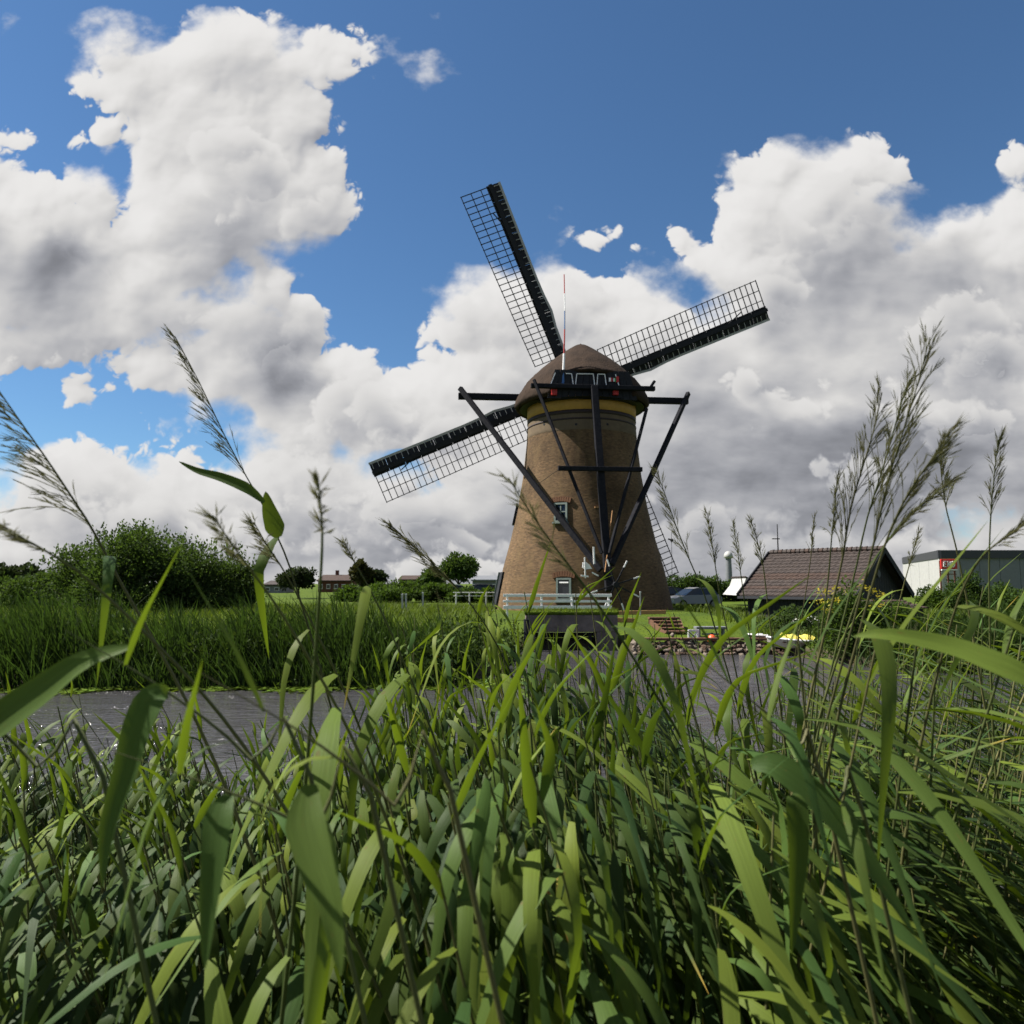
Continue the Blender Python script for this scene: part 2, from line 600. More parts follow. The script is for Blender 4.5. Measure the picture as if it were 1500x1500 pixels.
def leaf_material(name, col, col2, trans=0.45, tcol=(0.20, 0.34, 0.03), spec=0.35, rough=0.5, veins=False, clump=0.4):
    """a thin leaf: reflects its own colour, lets yellow-green light through"""
    m = bpy.data.materials.new(name)
    m.use_nodes = True
    nt = m.node_tree
    N, L = nt.nodes, nt.links
    b = N['Principled BSDF']
    out = N['Material Output']
    b.inputs['Roughness'].default_value = rough
    b.inputs['Specular IOR Level'].default_value = spec
    oi = N.new('ShaderNodeObjectInfo')
    ge = N.new('ShaderNodeNewGeometry')
    ad = N.new('ShaderNodeMath')
    ad.operation = 'ADD'
    L.new(oi.outputs['Random'], ad.inputs[0])
    L.new(ge.outputs['Random Per Island'], ad.inputs[1])
    fr = N.new('ShaderNodeMath')
    fr.operation = 'FRACT'
    L.new(ad.outputs[0], fr.inputs[0])
    mx = N.new('ShaderNodeMix')
    mx.data_type = 'RGBA'
    mx.inputs[6].default_value = (*col, 1)
    mx.inputs[7].default_value = (*col2, 1)
    L.new(fr.outputs[0], mx.inputs['Factor'])
    c = mx.outputs[2]
    pn = N.new('ShaderNodeTexNoise')
    pn.inputs['Scale'].default_value = 1.3
    pn.inputs['Detail'].default_value = 2
    L.new(ge.outputs['Position'], pn.inputs['Vector'])
    pr = N.new('ShaderNodeMapRange')
    for k_, v_ in enumerate((.33, .67, 1 - clump, 1 + clump)):
        pr.inputs[k_ + 1].default_value = v_
    L.new(pn.outputs[0], pr.inputs[0])
    ps = N.new('ShaderNodeVectorMath')
    ps.operation = 'SCALE'
    L.new(c, ps.inputs[0])
    L.new(pr.outputs[0], ps.inputs['Scale'])
    c = ps.outputs[0]
    if veins:
        a = N.new('ShaderNodeAttribute')
        a.attribute_name = 'leaf_pos'
        mp = N.new('ShaderNodeMapping')
        mp.inputs['Scale'].default_value = (26, 2.0, 1)
        L.new(a.outputs['Vector'], mp.inputs[0])
        n = N.new('ShaderNodeTexNoise')
        n.inputs['Scale'].default_value = 1.0
        n.inputs['Detail'].default_value = 4
        L.new(mp.outputs[0], n.inputs['Vector'])
        v = N.new('ShaderNodeMapRange')
        v.inputs[1].default_value = 0.3
        v.inputs[2].default_value = 0.7
        v.inputs[3].default_value = 0.78
        v.inputs[4].default_value = 1.22
        L.new(n.outputs[0], v.inputs[0])
        # yellowed tips on some leaves
        sp = N.new('ShaderNodeSeparateXYZ')
        L.new(a.outputs['Vector'], sp.inputs[0])
        t = N.new('ShaderNodeMapRange')
        t.inputs[1].default_value = 0.80
        t.inputs[2].default_value = 1.0
        L.new(sp.outputs[1], t.inputs[0])
        gt = N.new('ShaderNodeMath')
        gt.operation = 'GREATER_THAN'
        gt.inputs[1].default_value = 0.82
        L.new(fr.outputs[0], gt.inputs[0])
        tm = N.new('ShaderNodeMath')
        tm.operation = 'MULTIPLY'
        L.new(t.outputs[0], tm.inputs[0])
        L.new(gt.outputs[0], tm.inputs[1])
        my = N.new('ShaderNodeMix')
        my.data_type = 'RGBA'
        L.new(tm.outputs[0], my.inputs['Factor'])
        sc = N.new('ShaderNodeVectorMath')
        sc.operation = 'SCALE'
        L.new(c, sc.inputs[0])
        L.new(v.outputs[0], sc.inputs['Scale'])
        L.new(sc.outputs[0], my.inputs[6])
        my.inputs[7].default_value = (0.30, 0.20, 0.03, 1)
        c = my.outputs[2]
        m2 = N.new('ShaderNodeMapping')
        m2.inputs['Scale'].default_value = (3.2, 16, 1)
        L.new(a.outputs['Vector'], m2.inputs[0])
        cb = N.new('ShaderNodeVectorMath')
        cb.operation = 'ADD'
        L.new(m2.outputs[0], cb.inputs[0])
        L.new(oi.outputs['Location'], cb.inputs[1])
        n2 = N.new('ShaderNodeTexNoise')
        n2.inputs['Scale'].default_value = 1.0
        n2.inputs['Detail'].default_value = 3
        L.new(cb.outputs[0], n2.inputs['Vector'])
        s2 = N.new('ShaderNodeMapRange')
        for k_, v_ in enumerate((.66, .74, 0, .6)):
            s2.inputs[k_ + 1].default_value = v_
        L.new(n2.outputs[0], s2.inputs[0])
        mz = N.new('ShaderNodeMix')
        mz.data_type = 'RGBA'
        L.new(s2.outputs[0], mz.inputs['Factor'])
        L.new(c, mz.inputs[6])
        mz.inputs[7].default_value = (.10, .065, .02, 1)
        c = mz.outputs[2]
        bp = N.new('ShaderNodeBump')
        bp.inputs['Strength'].default_value = 0.25
        bp.inputs['Distance'].default_value = 0.002
        L.new(n.outputs[0], bp.inputs['Height'])
        L.new(bp.outputs[0], b.inputs['Normal'])
    L.new(c, b.inputs['Base Color'])
    tr = N.new('ShaderNodeBsdfTranslucent')
    tr.inputs[0].default_value = (*tcol, 1)
    mix = N.new('ShaderNodeMixShader')
    mix.inputs[0].default_value = trans
    L.new(b.outputs[0], mix.inputs[1])
    L.new(tr.outputs[0], mix.inputs[2])
    L.new(mix.outputs[0], out.inputs[0])
    return m


def brick_material(name, c1, c2, mortar, bw=0.22, rh=0.075):
    m = bpy.data.materials.new(name)
    m.use_nodes = True
    nt = m.node_tree
    N, L = nt.nodes, nt.links
    b = N['Principled BSDF']
    b.inputs['Roughness'].default_value = 0.9
    b.inputs['Specular IOR Level'].default_value = 0.15
    a = N.new('ShaderNodeAttribute')
    a.attribute_name = 'wall_pos'
    t = N.new('ShaderNodeTexBrick')
    L.new(a.outputs['Vector'], t.inputs['Vector'])
    t.inputs['Scale'].default_value = 1
    t.inputs['Brick Width'].default_value = bw
    t.inputs['Row Height'].default_value = rh
    t.inputs['Mortar Size'].default_value = 0.012
    t.inputs['Color1'].default_value = (*c1, 1)
    t.inputs['Color2'].default_value = (*c2, 1)
    t.inputs['Mortar'].default_value = (*mortar, 1)

    def noise(scale, stretch, detail=6):
        mp = N.new('ShaderNodeMapping')
        mp.inputs['Scale'].default_value = stretch
        L.new(a.outputs['Vector'], mp.inputs[0])
        n = N.new('ShaderNodeTexNoise')
        n.inputs['Scale'].default_value = scale
        n.inputs['Detail'].default_value = detail
        n.inputs['Roughness'].default_value = 0.65
        L.new(mp.outputs[0], n.inputs['Vector'])
        return n.outputs[0]

    def rng_(x, a0, b0, lo, hi):
        r = N.new('ShaderNodeMapRange')
        for i, v in enumerate((a0, b0, lo, hi)):
            r.inputs[i + 1].default_value = v
        L.new(x, r.inputs[0])
        return r.outputs[0]

    def scaled(c, f):
        s = N.new('ShaderNodeVectorMath')
        s.operation = 'SCALE'
        L.new(c, s.inputs[0])
        L.new(f, s.inputs['Scale'])
        return s.outputs[0]
    big = noise(0.35, (1, 1, 1))
    streak = noise(1.1, (1.6, 0.5, 1))
    speck = noise(5.0, (0.7, 2.0, 1), 4)
    c = scaled(t.outputs[0], rng_(big, .35, .65, .62, 1.25))
    c = scaled(c, rng_(speck, .3, .7, .62, 1.38))
    mx = N.new('ShaderNodeMix')
    mx.data_type = 'RGBA'
    L.new(rng_(streak, .48, .70, 0, .75), mx.inputs['Factor'])
    L.new(c, mx.inputs[6])
    mx.inputs[7].default_value = (c1[0] * .95, c1[1] * 1.08, c1[2] * 1.1, 1)
    L.new(mx.outputs[2], b.inputs['Base Color'])
    bp = N.new('ShaderNodeBump')
    bp.inputs['Strength'].default_value = 0.6
    bp.inputs['Distance'].default_value = 0.03
    L.new(speck, bp.inputs['Height'])
    L.new(bp.outputs[0], b.inputs['Normal'])
    return m


MAT = {
    'brick': brick_material('tower brick', (.122, .072, .035), (.072, .043, .023), (.096, .068, .040)),
    'arch': material('orange brick', (0.1148, 0.0553, 0.0289), .9, .2, (0.0808, 0.0408, 0.0238), 14),
    'thatch': material('thatch', (0.0406, 0.0267, 0.0189), .95, .1, (0.0212, 0.0147, 0.0111), 2.2, 8, .9, 14, 'Object', (0.7793, 0.7793, 0.1786)),
    'tar': material('tarred wood', (.008, .009, .012), .7, .2, (.016, .017, .021), 9, 4, .25),
    'beam': material('dark painted beam', (.009, .0095, .013), .85, .05, (.018, .018, .021), 5, 4, .2),
    'white': material('white paint', (.78, .77, .77), .5, .4, (.66, .65, .65), 5),
    'yellow': material('ochre band paint', (.42, .235, .058), .7, .3, (.34, .19, .05), 4),
    'plum': material('dark plum band paint', (0.0216, 0.0134, 0.0144), .7, .3, (0.0288, 0.0173, 0.0168), 4),
    'plaster': material('tan plaster', (0.1178, 0.0883, 0.0559), .9, .2, (0.0913, 0.0677, 0.0441), 2.5, 6, .3),
    'red': material('red paint', (0.3780, 0.0162, 0.0126), .5, .4),
    'blue': material('blue paint', (.035, .11, .27), .5, .4),
    'green': material('grey green paint', (.115, .145, .130), .55, .3, (.075, .10, .09), 6),
    'glass': material('dark window pane', (.012, .014, .016), .08, .6),
    'greenpaint': material('green flag paint', (.03, .30, .09), .6, .3),
    'concrete': material('weathered concrete', (0.1612, 0.1333, 0.1209), .9, .2, (0.0744, 0.0608, 0.0546), 1.6, 8, .5, 12),
    'plank': material('brown planks', (0.1360, 0.0680, 0.0400), .8, .2, (0.0720, 0.0400, 0.0272), 5, 5, .4),
    'timber': material('orange raw timber', (0.3360, 0.1920, 0.0880), .8, .2, (0.2560, 0.1360, 0.0640), 6),
    'stone': material('rubble stone', (0.1520, 0.1000, 0.0720), .95, .15, (0.0800, 0.0560, 0.0440), 8, 6, .8, 20),
    'stone2': material('pale rubble stone', (0.2400, 0.2000, 0.1600), .95, .15, (0.1440, 0.1200, 0.0960), 8, 6, .8, 20),
    'tile': material('brown roof tile', (0.0429, 0.0317, 0.0275), .75, .3, (0.0266, 0.0197, 0.0180), 3.5, 6, .4, 15),
    'tile2': material('reddish roof tile', (0.0537, 0.0335, 0.0257), .8, .25, (0.0322, 0.0206, 0.0172), 3.5, 6, .4, 15),
    'black': material('black boards', (.010, .011, .013), .7, .25, (.02, .02, .022), 7, 4, .3),
    'grey': material('grey cladding', (0.1440, 0.1500, 0.1620), .55, .4, (0.1200, 0.1260, 0.1380), 2),
    'greydark': material('charcoal fascia', (.026, .027, .033), .5, .4),
    'pale': material('pale panel', (0.3410, 0.3410, 0.3300), .6, .3, (0.2860, 0.2860, 0.2805), 2),
    'bark': material('bark', (.055, .042, .03), .95, .1, (.03, .024, .018), 8, 5, .6),
    'metal': material('silver car paint', (0.1320, 0.1350, 0.1410), .3, .5, metal=.3),
    'rubber': material('rubber', (.012, .012, .012), .8, .2),
    'orange': material('orange red buoy', (0.4950, 0.0765, 0.0180), .45, .4),
    'yelltarp': material('yellow tarpaulin', (.62, .53, .10), .6, .3, (.55, .45, .08), 4),
    'cream': material('cream boat hull', (0.5610, 0.5270, 0.4420), .45, .4, (0.4675, 0.4250, 0.3400), 4),
    'turq': material('grey green canoe', (.10, .20, .17), .4, .5),
    'rust': material('red brick house', (0.1200, 0.0450, 0.0300), .9, .2, (0.0780, 0.0330, 0.0240), 5),
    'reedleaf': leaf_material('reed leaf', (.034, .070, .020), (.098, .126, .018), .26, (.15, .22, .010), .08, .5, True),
    'reedleaf_shaded': leaf_material('reed leaf darkened for shade', (.018, .038, .013), (.042, .062, .013), .24, (.08, .13, .008), .08, .5, True),  # darker copy of the reed leaf: shade deep in the stand put into colour
    'reedstem': leaf_material('reed stem', (.040, .058, .016), (.095, .088, .036), .05, spec=.2, rough=.55),
    'panicle': leaf_material('reed panicle', (.088, .076, .042), (.056, .066, .030), .25, (.12, .12, .05), .1, .8),
    'bed': leaf_material('reed bed leaf', (0.0168, 0.0326, 0.0101), (0.0292, 0.0472, 0.0123), .28, (0.0505, 0.0955, 0.0112), .06, .7),
    'lawn': leaf_material('grass blade', (0.0454, 0.0745, 0.0065), (0.0622, 0.0842, 0.0085), .35, (0.1102, 0.1620, 0.0097), .2, .6),
    'lily': leaf_material('water plant leaf', (0.0680, 0.1240, 0.0112), (0.1040, 0.1520, 0.0176), .3, (0.2000, 0.2880, 0.0160), .45, .35),
    'willow': leaf_material('willow leaf', (0.0277, 0.0477, 0.0154), (0.0400, 0.0601, 0.0185), .28, (0.0770, 0.1309, 0.0154), .06, .7),
    'tree1': leaf_material('tree leaf', (0.0256, 0.0470, 0.0129), (0.0370, 0.0628, 0.0156), .28, (0.0713, 0.1212, 0.0143), .06, .7),
    'tree2': leaf_material('dark tree leaf', (0.0195, 0.0299, 0.0130), (0.0273, 0.0377, 0.0143), .2, (0.0390, 0.0585, 0.0130), .06, .7),
    'tree3': leaf_material('brownish tree leaf', (0.0390, 0.0338, 0.0143), (0.0312, 0.0390, 0.0143), .2, (0.0650, 0.0650, 0.0130), .06, .7),
    'hedge': leaf_material('hedge leaf', (0.0300, 0.0528, 0.0120), (0.0432, 0.0672, 0.0144), .3, (0.0780, 0.1380, 0.0120), .06, .7),
    'weed': leaf_material('bank weed leaf', (.022, .040, .011), (.040, .062, .014), .22, (.07, .11, .012), .06, .7),
    'golden': leaf_material('yellow flower', (.34, .27, .025), (.26, .24, .03), .3, (.4, .35, .02), .2, .6),
    'flower': leaf_material('white flower', (.70, .70, .66), (.60, .62, .55), .2, (.5, .5, .4), .2, .6),
    'dry': leaf_material('dead reed leaf', (.36, .17, .05), (.30, .12, .04), .3, (.4, .2, .05), .2, .6),
}

# ------------------------------------------------------------------ ground and water
MILL = at(854, 890, 46.0)
MILL.z = 0.9


def bank_y(x):
    xs = [-400, -30, -12, -1.6, -0.4, 0.3, 4.0, 4.5, 9.2, 10.4, 13, 400]
    ys = [22, 17.0, 17.0, 17.6, 20, 27.3, 27.3, 25.5, 25.6, 21.0, 19.6, 24]
    return np.interp(x, xs, ys)


def sm(x, a, b):
    t = np.clip((x - a) / (b - a), 0, 1)
    return t * t * (3 - 2 * t)


def ground_z(x, y):
    x, y = np.asarray(x, float), np.asarray(y, float)
    wob = 0.10 * np.sin(x * 1.3) + 0.08 * np.sin(x * 3.1 + 1) + 0.05 * np.sin(x * 7.3)
    far = y - bank_y(x) - wob
    zf = -0.8 + 1.15 * sm(far, -0.9, 0.45) + 0.12 * sm(far, 0.4, 2.5) + 0.43 * sm(y, 27, 37)
    zf = zf - 0.25 * sm(x, 9, 14) * sm(y, 24, 34) + 0.04 * np.sin(x * .6 + y * .4)
    zn = 0.34 - 1.2 * sm(y + 0.3 * np.sin(x * .8), 3.2, 5.2)
    return np.maximum(zf, np.where(y < 12, zn, -0.86))


def build_ground():
    p = np.concatenate([np.arange(0, 34, .22), 34 * 1.13 ** np.arange(0, 40)])
    xs = np.concatenate([-p[:0:-1], p])
    ys = np.concatenate([np.linspace(-60, -4, 12), np.arange(-3, 40, .22), 40 * 1.07 ** np.arange(0, 72)])
    X, Y = np.meshgrid(xs, ys)
    Z = ground_z(X, Y)
    nx, ny = len(xs), len(ys)
    v = np.stack([X, Y, Z], -1).reshape(-1, 3)
    i, j = np.meshgrid(np.arange(nx - 1), np.arange(ny - 1))
    a = (j * nx + i).ravel()
    q = np.stack([a, a + 1, a + 1 + nx, a + nx], -1)
    m = bpy.data.materials.new('grassland')
    m.use_nodes = True
    nt = m.node_tree
    N, L = nt.nodes, nt.links
    b = N['Principled BSDF']
    b.inputs['Roughness'].default_value = 0.95
    b.inputs['Specular IOR Level'].default_value = 0.1
    ge = N.new('ShaderNodeNewGeometry')

    def noise(scale, det=6):
        n = N.new('ShaderNodeTexNoise')
        n.inputs['Scale'].default_value = scale
        n.inputs['Detail'].default_value = det
        L.new(ge.outputs['Position'], n.inputs['Vector'])
        return n.outputs[0]

    def mapr(x, a0, b0, lo=0, hi=1):
        r = N.new('ShaderNodeMapRange')
        for k, vv in enumerate((a0, b0, lo, hi)):
            r.inputs[k + 1].default_value = vv
        L.new(x, r.inputs[0])
        return r.outputs[0]

    def mix(f, c1, c2):
        n = N.new('ShaderNodeMix')
        n.data_type = 'RGBA'
        L.new(f, n.inputs['Factor'])
        for k, c in ((6, c1), (7, c2)):
            if hasattr(c, 'is_output'):
                L.new(c, n.inputs[k])
            else:
                n.inputs[k].default_value = (*c, 1)
        return n.outputs[2]
    g = mix(mapr(noise(.35), .35, .65), (.066, .098, .006), (.040, .066, .007))
    g = mix(mapr(noise(6.0), .45, .75), g, (.034, .054, .009))
    mud = mix(mapr(noise(3.0), .35, .65), (.030, .026, .018), (.055, .045, .030))
    sp = N.new('ShaderNodeSeparateXYZ')
    L.new(ge.outputs['Position'], sp.inputs[0])
    zz = N.new('ShaderNodeMath')
    zz.operation = 'MULTIPLY_ADD'
    L.new(noise(2.0), zz.inputs[0])
    zz.inputs[1].default_value = .3
    L.new(sp.outputs[2], zz.inputs[2])
    L.new(mix(mapr(zz.outputs[0], .42, .55), mud, g), b.inputs['Base Color'])
    bp = N.new('ShaderNodeBump')
    bp.inputs['Strength'].default_value = .6
    bp.inputs['Distance'].default_value = .06
    L.new(noise(9.0), bp.inputs['Height'])
    L.new(bp.outputs[0], b.inputs['Normal'])
    o = mesh_obj('ground', raw_mesh('ground', v, quads=q, mat=m, smooth=True))
    tag(o, kind='structure')


def build_water():
    m = bpy.data.materials.new('canal water')
    m.use_nodes = True
    nt = m.node_tree
    N, L = nt.nodes, nt.links
    b = N['Principled BSDF']
    b.inputs['Base Color'].default_value = (.042, .041, .044, 1)
    b.inputs['Roughness'].default_value = 0.09
    b.inputs['IOR'].default_value = 1.33
    ge = N.new('ShaderNodeNewGeometry')

    def noise(scale, stretch, det, rot=0.2):
        mp = N.new('ShaderNodeMapping')
        mp.inputs['Scale'].default_value = stretch
        mp.inputs['Rotation'].default_value = (0, 0, rot)
        L.new(ge.outputs['Position'], mp.inputs[0])
        n = N.new('ShaderNodeTexNoise')
        n.inputs['Scale'].default_value = scale
        n.inputs['Detail'].default_value = det
        n.inputs['Distortion'].default_value = .6
        L.new(mp.outputs[0], n.inputs['Vector'])
        return n.outputs[0]
    a = N.new('ShaderNodeMath')
    a.operation = 'MULTIPLY_ADD'
    L.new(noise(1.9, (.6, 1.7, 1), 4), a.inputs[0])
    a.inputs[1].default_value = 1.6
    L.new(noise(6.0, (.6, 1.7, 1), 3, -.2), a.inputs[2])
    bp = N.new('ShaderNodeBump')
    bp.inputs['Strength'].default_value = 1.0
    bp.inputs['Distance'].default_value = .09
    wp = N.new('ShaderNodeMapRange')
    wp.inputs[1].default_value = .35
    wp.inputs[2].default_value = .65
    wp.inputs[3].default_value = .25
    wp.inputs[4].default_value = 1.0
    L.new(noise(.45, (.5, 1.6, 1), 3, .1), wp.inputs[0])
    L.new(wp.outputs[0], bp.inputs['Strength'])
    L.new(a.outputs[0], bp.inputs['Height'])
    L.new(bp.outputs[0], b.inputs['Normal'])
    s = MB()
    s.poly([(-380, 3.0, 0), (380, 3.0, 0), (380, 29.0, 0), (-380, 29.0, 0)])
    tag(s.build('water', m), kind='structure')


build_ground()
build_water()

# ------------------------------------------------------------------ the windmill
PSI = R(11)
_los = Vector((-MILL.x, -MILL.y, 0)).normalized()
TAIL = Vector((_los.x * math.cos(PSI) - _los.y * math.sin(PSI), _los.x * math.sin(PSI) + _los.y * math.cos(PSI), 0))   # from the mill towards its tail
LAT = Vector((-TAIL.y, TAIL.x, 0))            # to the right as seen from the tail
UP = Vector((0, 0, 1))


def mp(u, v, z):
    return Vector((MILL.x, MILL.y, 0)) + TAIL * u + LAT * v + UP * z


PROF = [(0.55, 5.60), (.9, 5.50), (2.0, 5.28), (3.25, 5.02), (5.1, 4.52), (7.13, 4.06), (9.09, 3.73), (11.2, 3.50), (13.05, 3.36)]


def tower_r(z):
    return float(np.interp(z, [p[0] for p in PROF], [p[1] for p in PROF]))


def on_tower(px, py, out=0.0):
    """point of the tower face that the photograph shows at px, py, and its outward direction"""
    d = ray(px, py)
    lo, hi = 36.0, MILL.y
    for _ in range(60):
        m = (lo + hi) / 2
        p = EYE + d * (m / d.y)
        if math.hypot(p.x - MILL.x, p.y - MILL.y) > tower_r(p.z) + out:
            lo = m
        else:
            hi = m
    p = EYE + d * (lo / d.y)
    n = Vector((p.x - MILL.x, p.y - MILL.y, 0)).normalized()
    return p, n


mill = empty('windmill', (MILL.x, MILL.y, MILL.z), 'tall round brick windmill with a thatched cap and four lattice sails on the far bank', 'windmill')


def ring(name, prof, mat, n=96):
    """surface of revolution round the tower axis with unrolled wall coordinates"""
    H = len(prof)
    v, q, w = [], [], []
    for (z, r) in prof:
        for k in range(n + 1):
            a = 2 * math.pi * k / n
            v.append((math.cos(a) * r, math.sin(a) * r, z - MILL.z))
            w.append((a * 4.4, z, 0))
    for i in range(H - 1):
        for k in range(n):
            a = i * (n + 1) + k
            q.append((a, a + 1, a + n + 2, a + n + 1))
    me = raw_mesh(name, np.array(v), quads=np.array(q), mat=mat, attr={'wall_pos': np.array(w)}, smooth=True)
    return mesh_obj(name, me, mill)


def prof_between(z0, z1, out=0.0, n=10):
    return [(z0 + (z1 - z0) * i / n, tower_r(z0 + (z1 - z0) * i / n) + out) for i in range(n + 1)]


ring('tower_wall', prof_between(.45, 12.1, 0, 60), MAT['brick'])
ring('plaster_collar', [(11.50, tower_r(11.50) + .004)] + prof_between(11.52, 12.54, .012, 6), MAT['plaster'])
ring('dark_band', [(12.12, tower_r(12.12))] + prof_between(12.13, 12.22, .04, 2) + [(12.23, tower_r(12.23))], MAT['plum'])
ring('dark_band', [(12.49, tower_r(12.49))] + prof_between(12.50, 12.72, .06, 2) + [(12.73, tower_r(12.73))], MAT['plum'])
ring('yellow_curb', [(12.54, 3.37), (12.73, 3.41), (12.74, 3.46), (13.62, 3.46), (13.63, 3.1)], MAT['yellow'])

for px in (797, 844, 890):                       # putlog holes
    p, n = on_tower(px, 621.5, .02)
    s = MB()
    t_ = UP.cross(n)
    s.tube([p - n * .04, p + n * .008], .075, 12)
    s.build('vent_hole', MAT['black'], mill)

# cap: thatched, boat shaped, open towards the tail where a boarded wall closes it
CAPP = [(13.42, 4.06), (13.50, 4.16), (13.62, 4.25), (13.91, 4.22), (14.3, 4.06), (15.05, 3.56), (15.55, 3.08), (16.06, 2.56), (16.55, 1.97), (17.0, 1.36), (17.4, .82), (17.66, .42), (17.78, .10)]


def cap_r(z):
    return float(np.interp(z, [p[0] for p in CAPP], [p[1] for p in CAPP]))


def build_cap():
    n = 120
    zs = np.concatenate([np.array([13.42, 13.50]), np.linspace(13.6, 17.78, 40)])
    v, f = [], []
    g = np.random.default_rng(3)
    for z in zs:
        r = cap_r(z)
        for k in range(n):
            a = 2 * math.pi * k / n
            j = 1 + .006 * math.sin(9 * a + z * 3) + .004 * g.standard_normal() * (r > 1)
            v.append(mp(math.cos(a) * r * 1.07 * j, math.sin(a) * r * j, z))

    def open_(i, k):
        z = (zs[i] + zs[i + 1]) / 2
        a = 2 * math.pi * (k + .5) / n
        r = cap_r(z)
        u, w = math.cos(a) * r * 1.07, math.sin(a) * r
        return u > 0 and z < 15.0 and abs(w) < 2.12 + (15.0 - z) * .30
    for i in range(len(zs) - 1):
        for k in range(n):
            if open_(i, k):
                continue
            a, b = i * n + k, i * n + (k + 1) % n
            f.append((a, b, b + n, a + n))
    top = len(v)
    v.append(mp(0, 0, 17.86))
    for k in range(n):
        a = (len(zs) - 1) * n + k
        f.append((a, (len(zs) - 1) * n + (k + 1) % n, top))
    s = MB()
    s.v, s.f = v, f
    o = s.build('thatched_cap', MAT['thatch'], mill, smooth=True)
    m = o.modifiers.new('thickness', 'SOLIDIFY')
    m.thickness = .24
    m.offset = -1
    # soffit ring below the eaves
    s = MB()
    N_ = 72
    for k in range(N_):
        a0, a1 = 2 * math.pi * k / N_, 2 * math.pi * (k + 1) / N_
        am = (a0 + a1) / 2
        if math.cos(am) > .66:
            continue
        s.poly([mp(math.cos(a) * r * 1.05, math.sin(a) * r, 13.46) for a, r in ((a0, 3.46), (a1, 3.46), (a1, 3.95), (a0, 3.95))])
    for k in range(N_):
        a0, a1 = 2 * math.pi * k / N_, 2 * math.pi * (k + 1) / N_
        if math.cos((a0 + a1) / 2) > .60:
            s.poly([mp(math.cos(a) * r, math.sin(a) * r, 13.34) for a, r in ((a0, 3.0), (a1, 3.0), (a1, 4.05), (a0, 4.05))])
    s.build('eave_soffit', MAT['tar'], mill)
    # dark tail wall of boards
    zt, zb, u0 = 15.02, 13.28, 3.56
    nb = 13
    for k in range(nb):
        a, b = -1 + 2 * k / nb, -1 + 2 * (k + 1) / nb
        wt, wb = 2.25, 2.72
        s = MB()
        e = .012
        du = .014 * (k % 2)
        s.hexa([mp(u0 + du, a * wb + e, zb), mp(u0 + du, b * wb - e, zb), mp(u0 - .06, b * wb - e, zb), mp(u0 - .06, a * wb + e, zb)],
               [mp(u0 + du, a * wt + e, zt), mp(u0 + du, b * wt - e, zt), mp(u0 - .06, b * wt - e, zt), mp(u0 - .06, a * wt + e, zt)])
        s.build('board', MAT['tar'], mill)
    # white lining on the tail wall
    def tp(px, py, du=.05):
        d = ray(px, py)
        P0 = mp(u0 + du, 0, 0)
        t = (P0 - EYE).dot(TAIL) / d.dot(TAIL)
        return EYE + d * t
    lines = [[(813.5, 546), (806, 564.5), (827, 565.5)], [(829, 547.2), (837.2, 547.5), (839.8, 564), (841.5, 566), (843, 564), (844.8, 547.6), (869, 547.8), (871, 564.5), (872.7, 566.3), (874.4, 564.5), (875.6, 548), (885.8, 548.3), (888.2, 565.6), (907, 566)], [(901.5, 548.5), (907, 566)]]
    for ln in lines:
        s = MB()
        pts = [tp(*p) for p in ln]
        for a, b in zip(pts[:-1], pts[1:]):
            s.bar(a, b, .045, .045, TAIL)
        s.build('white_lining', MAT['white'], mill)
    # small tricolour boards at the right of the wall
    for (x0, x1, mt, y0, y1) in ((891.8, 894.6, 'white', 553.5, 559), (894.6, 897.2, 'red', 553.5, 559), (898.4, 900, 'white', 554, 559.2), (900, 902, 'greenpaint', 554, 559.2), (902.3, 906.4, 'red', 551.5, 560)):
        s = MB()
        c = [tp(x0, y1, .06), tp(x1, y1, .06), tp(x1, y0, .06), tp(x0, y0, .06)]
        b = [p + TAIL * .03 for p in c]
        s.hexa([c[0], c[1], b[1], b[0]], [c[3], c[2], b[2], b[3]])
        s.build('painted_panel', MAT[mt], mill)
    for px in (811.5, 901.5):
        c = tp(px, 575, .05)
        s = MB()
        s.box(c, .34, .26, .34, (LAT, TAIL, UP))
        for k in (-1, 1):
            s.box(c + LAT * (k * .11) + TAIL * .02, .05, .28, .36, (LAT, TAIL, UP))
        s.build('roller_block', MAT['red'], mill, bevel=.02)


build_cap()


def beam(name, p0, p1, w, h, w1=None, h1=None, mat='beam', up=(0, 0, 1)):
    s = MB()
    s.bar(p0, p1, w, h, up, w1, h1)
    return s.build(name, MAT[mat], mill, bevel=.03)


FOOT = mp(6.9, -.12, 3.1)
beam('long_spruit', mp(-.55, -7.85, 14.33), mp(-.55, 7.25, 14.36), .34, .40)
beam('short_spruit', mp(3.85, -3.72, 13.92), mp(3.85, 3.70, 13.92), .30, .26)
beam('spruit_hook', mp(3.75, 3.45, 14.0), mp(3.7, 3.75, 14.45), .16, .16)
beam('tail_pole', mp(3.95, 0.02, 13.95), mp(7.05, 0.05, 2.0), .36, .40, .36, .40, up=LAT)
beam('long_brace', mp(-.15, -7.75, 14.75), FOOT + LAT * -.25, .25, .30, .25, .30)
beam('long_brace', mp(-.15, 7.15, 14.8), FOOT + LAT * .35 + UP * .3, .24, .28, .24, .28)
beam('short_brace', mp(4.0, -3.55, 14.25), FOOT + LAT * -.16 + UP * .9, .14, .18, .14, .17)
beam('short_brace', mp(4.0, 3.15, 12.7), FOOT + LAT * .22 + UP * .9, .14, .18, .14, .17)
beam('cross_beam', mp(5.62, -2.42, 8.78), mp(5.62, 2.35, 8.78), .24, .26)
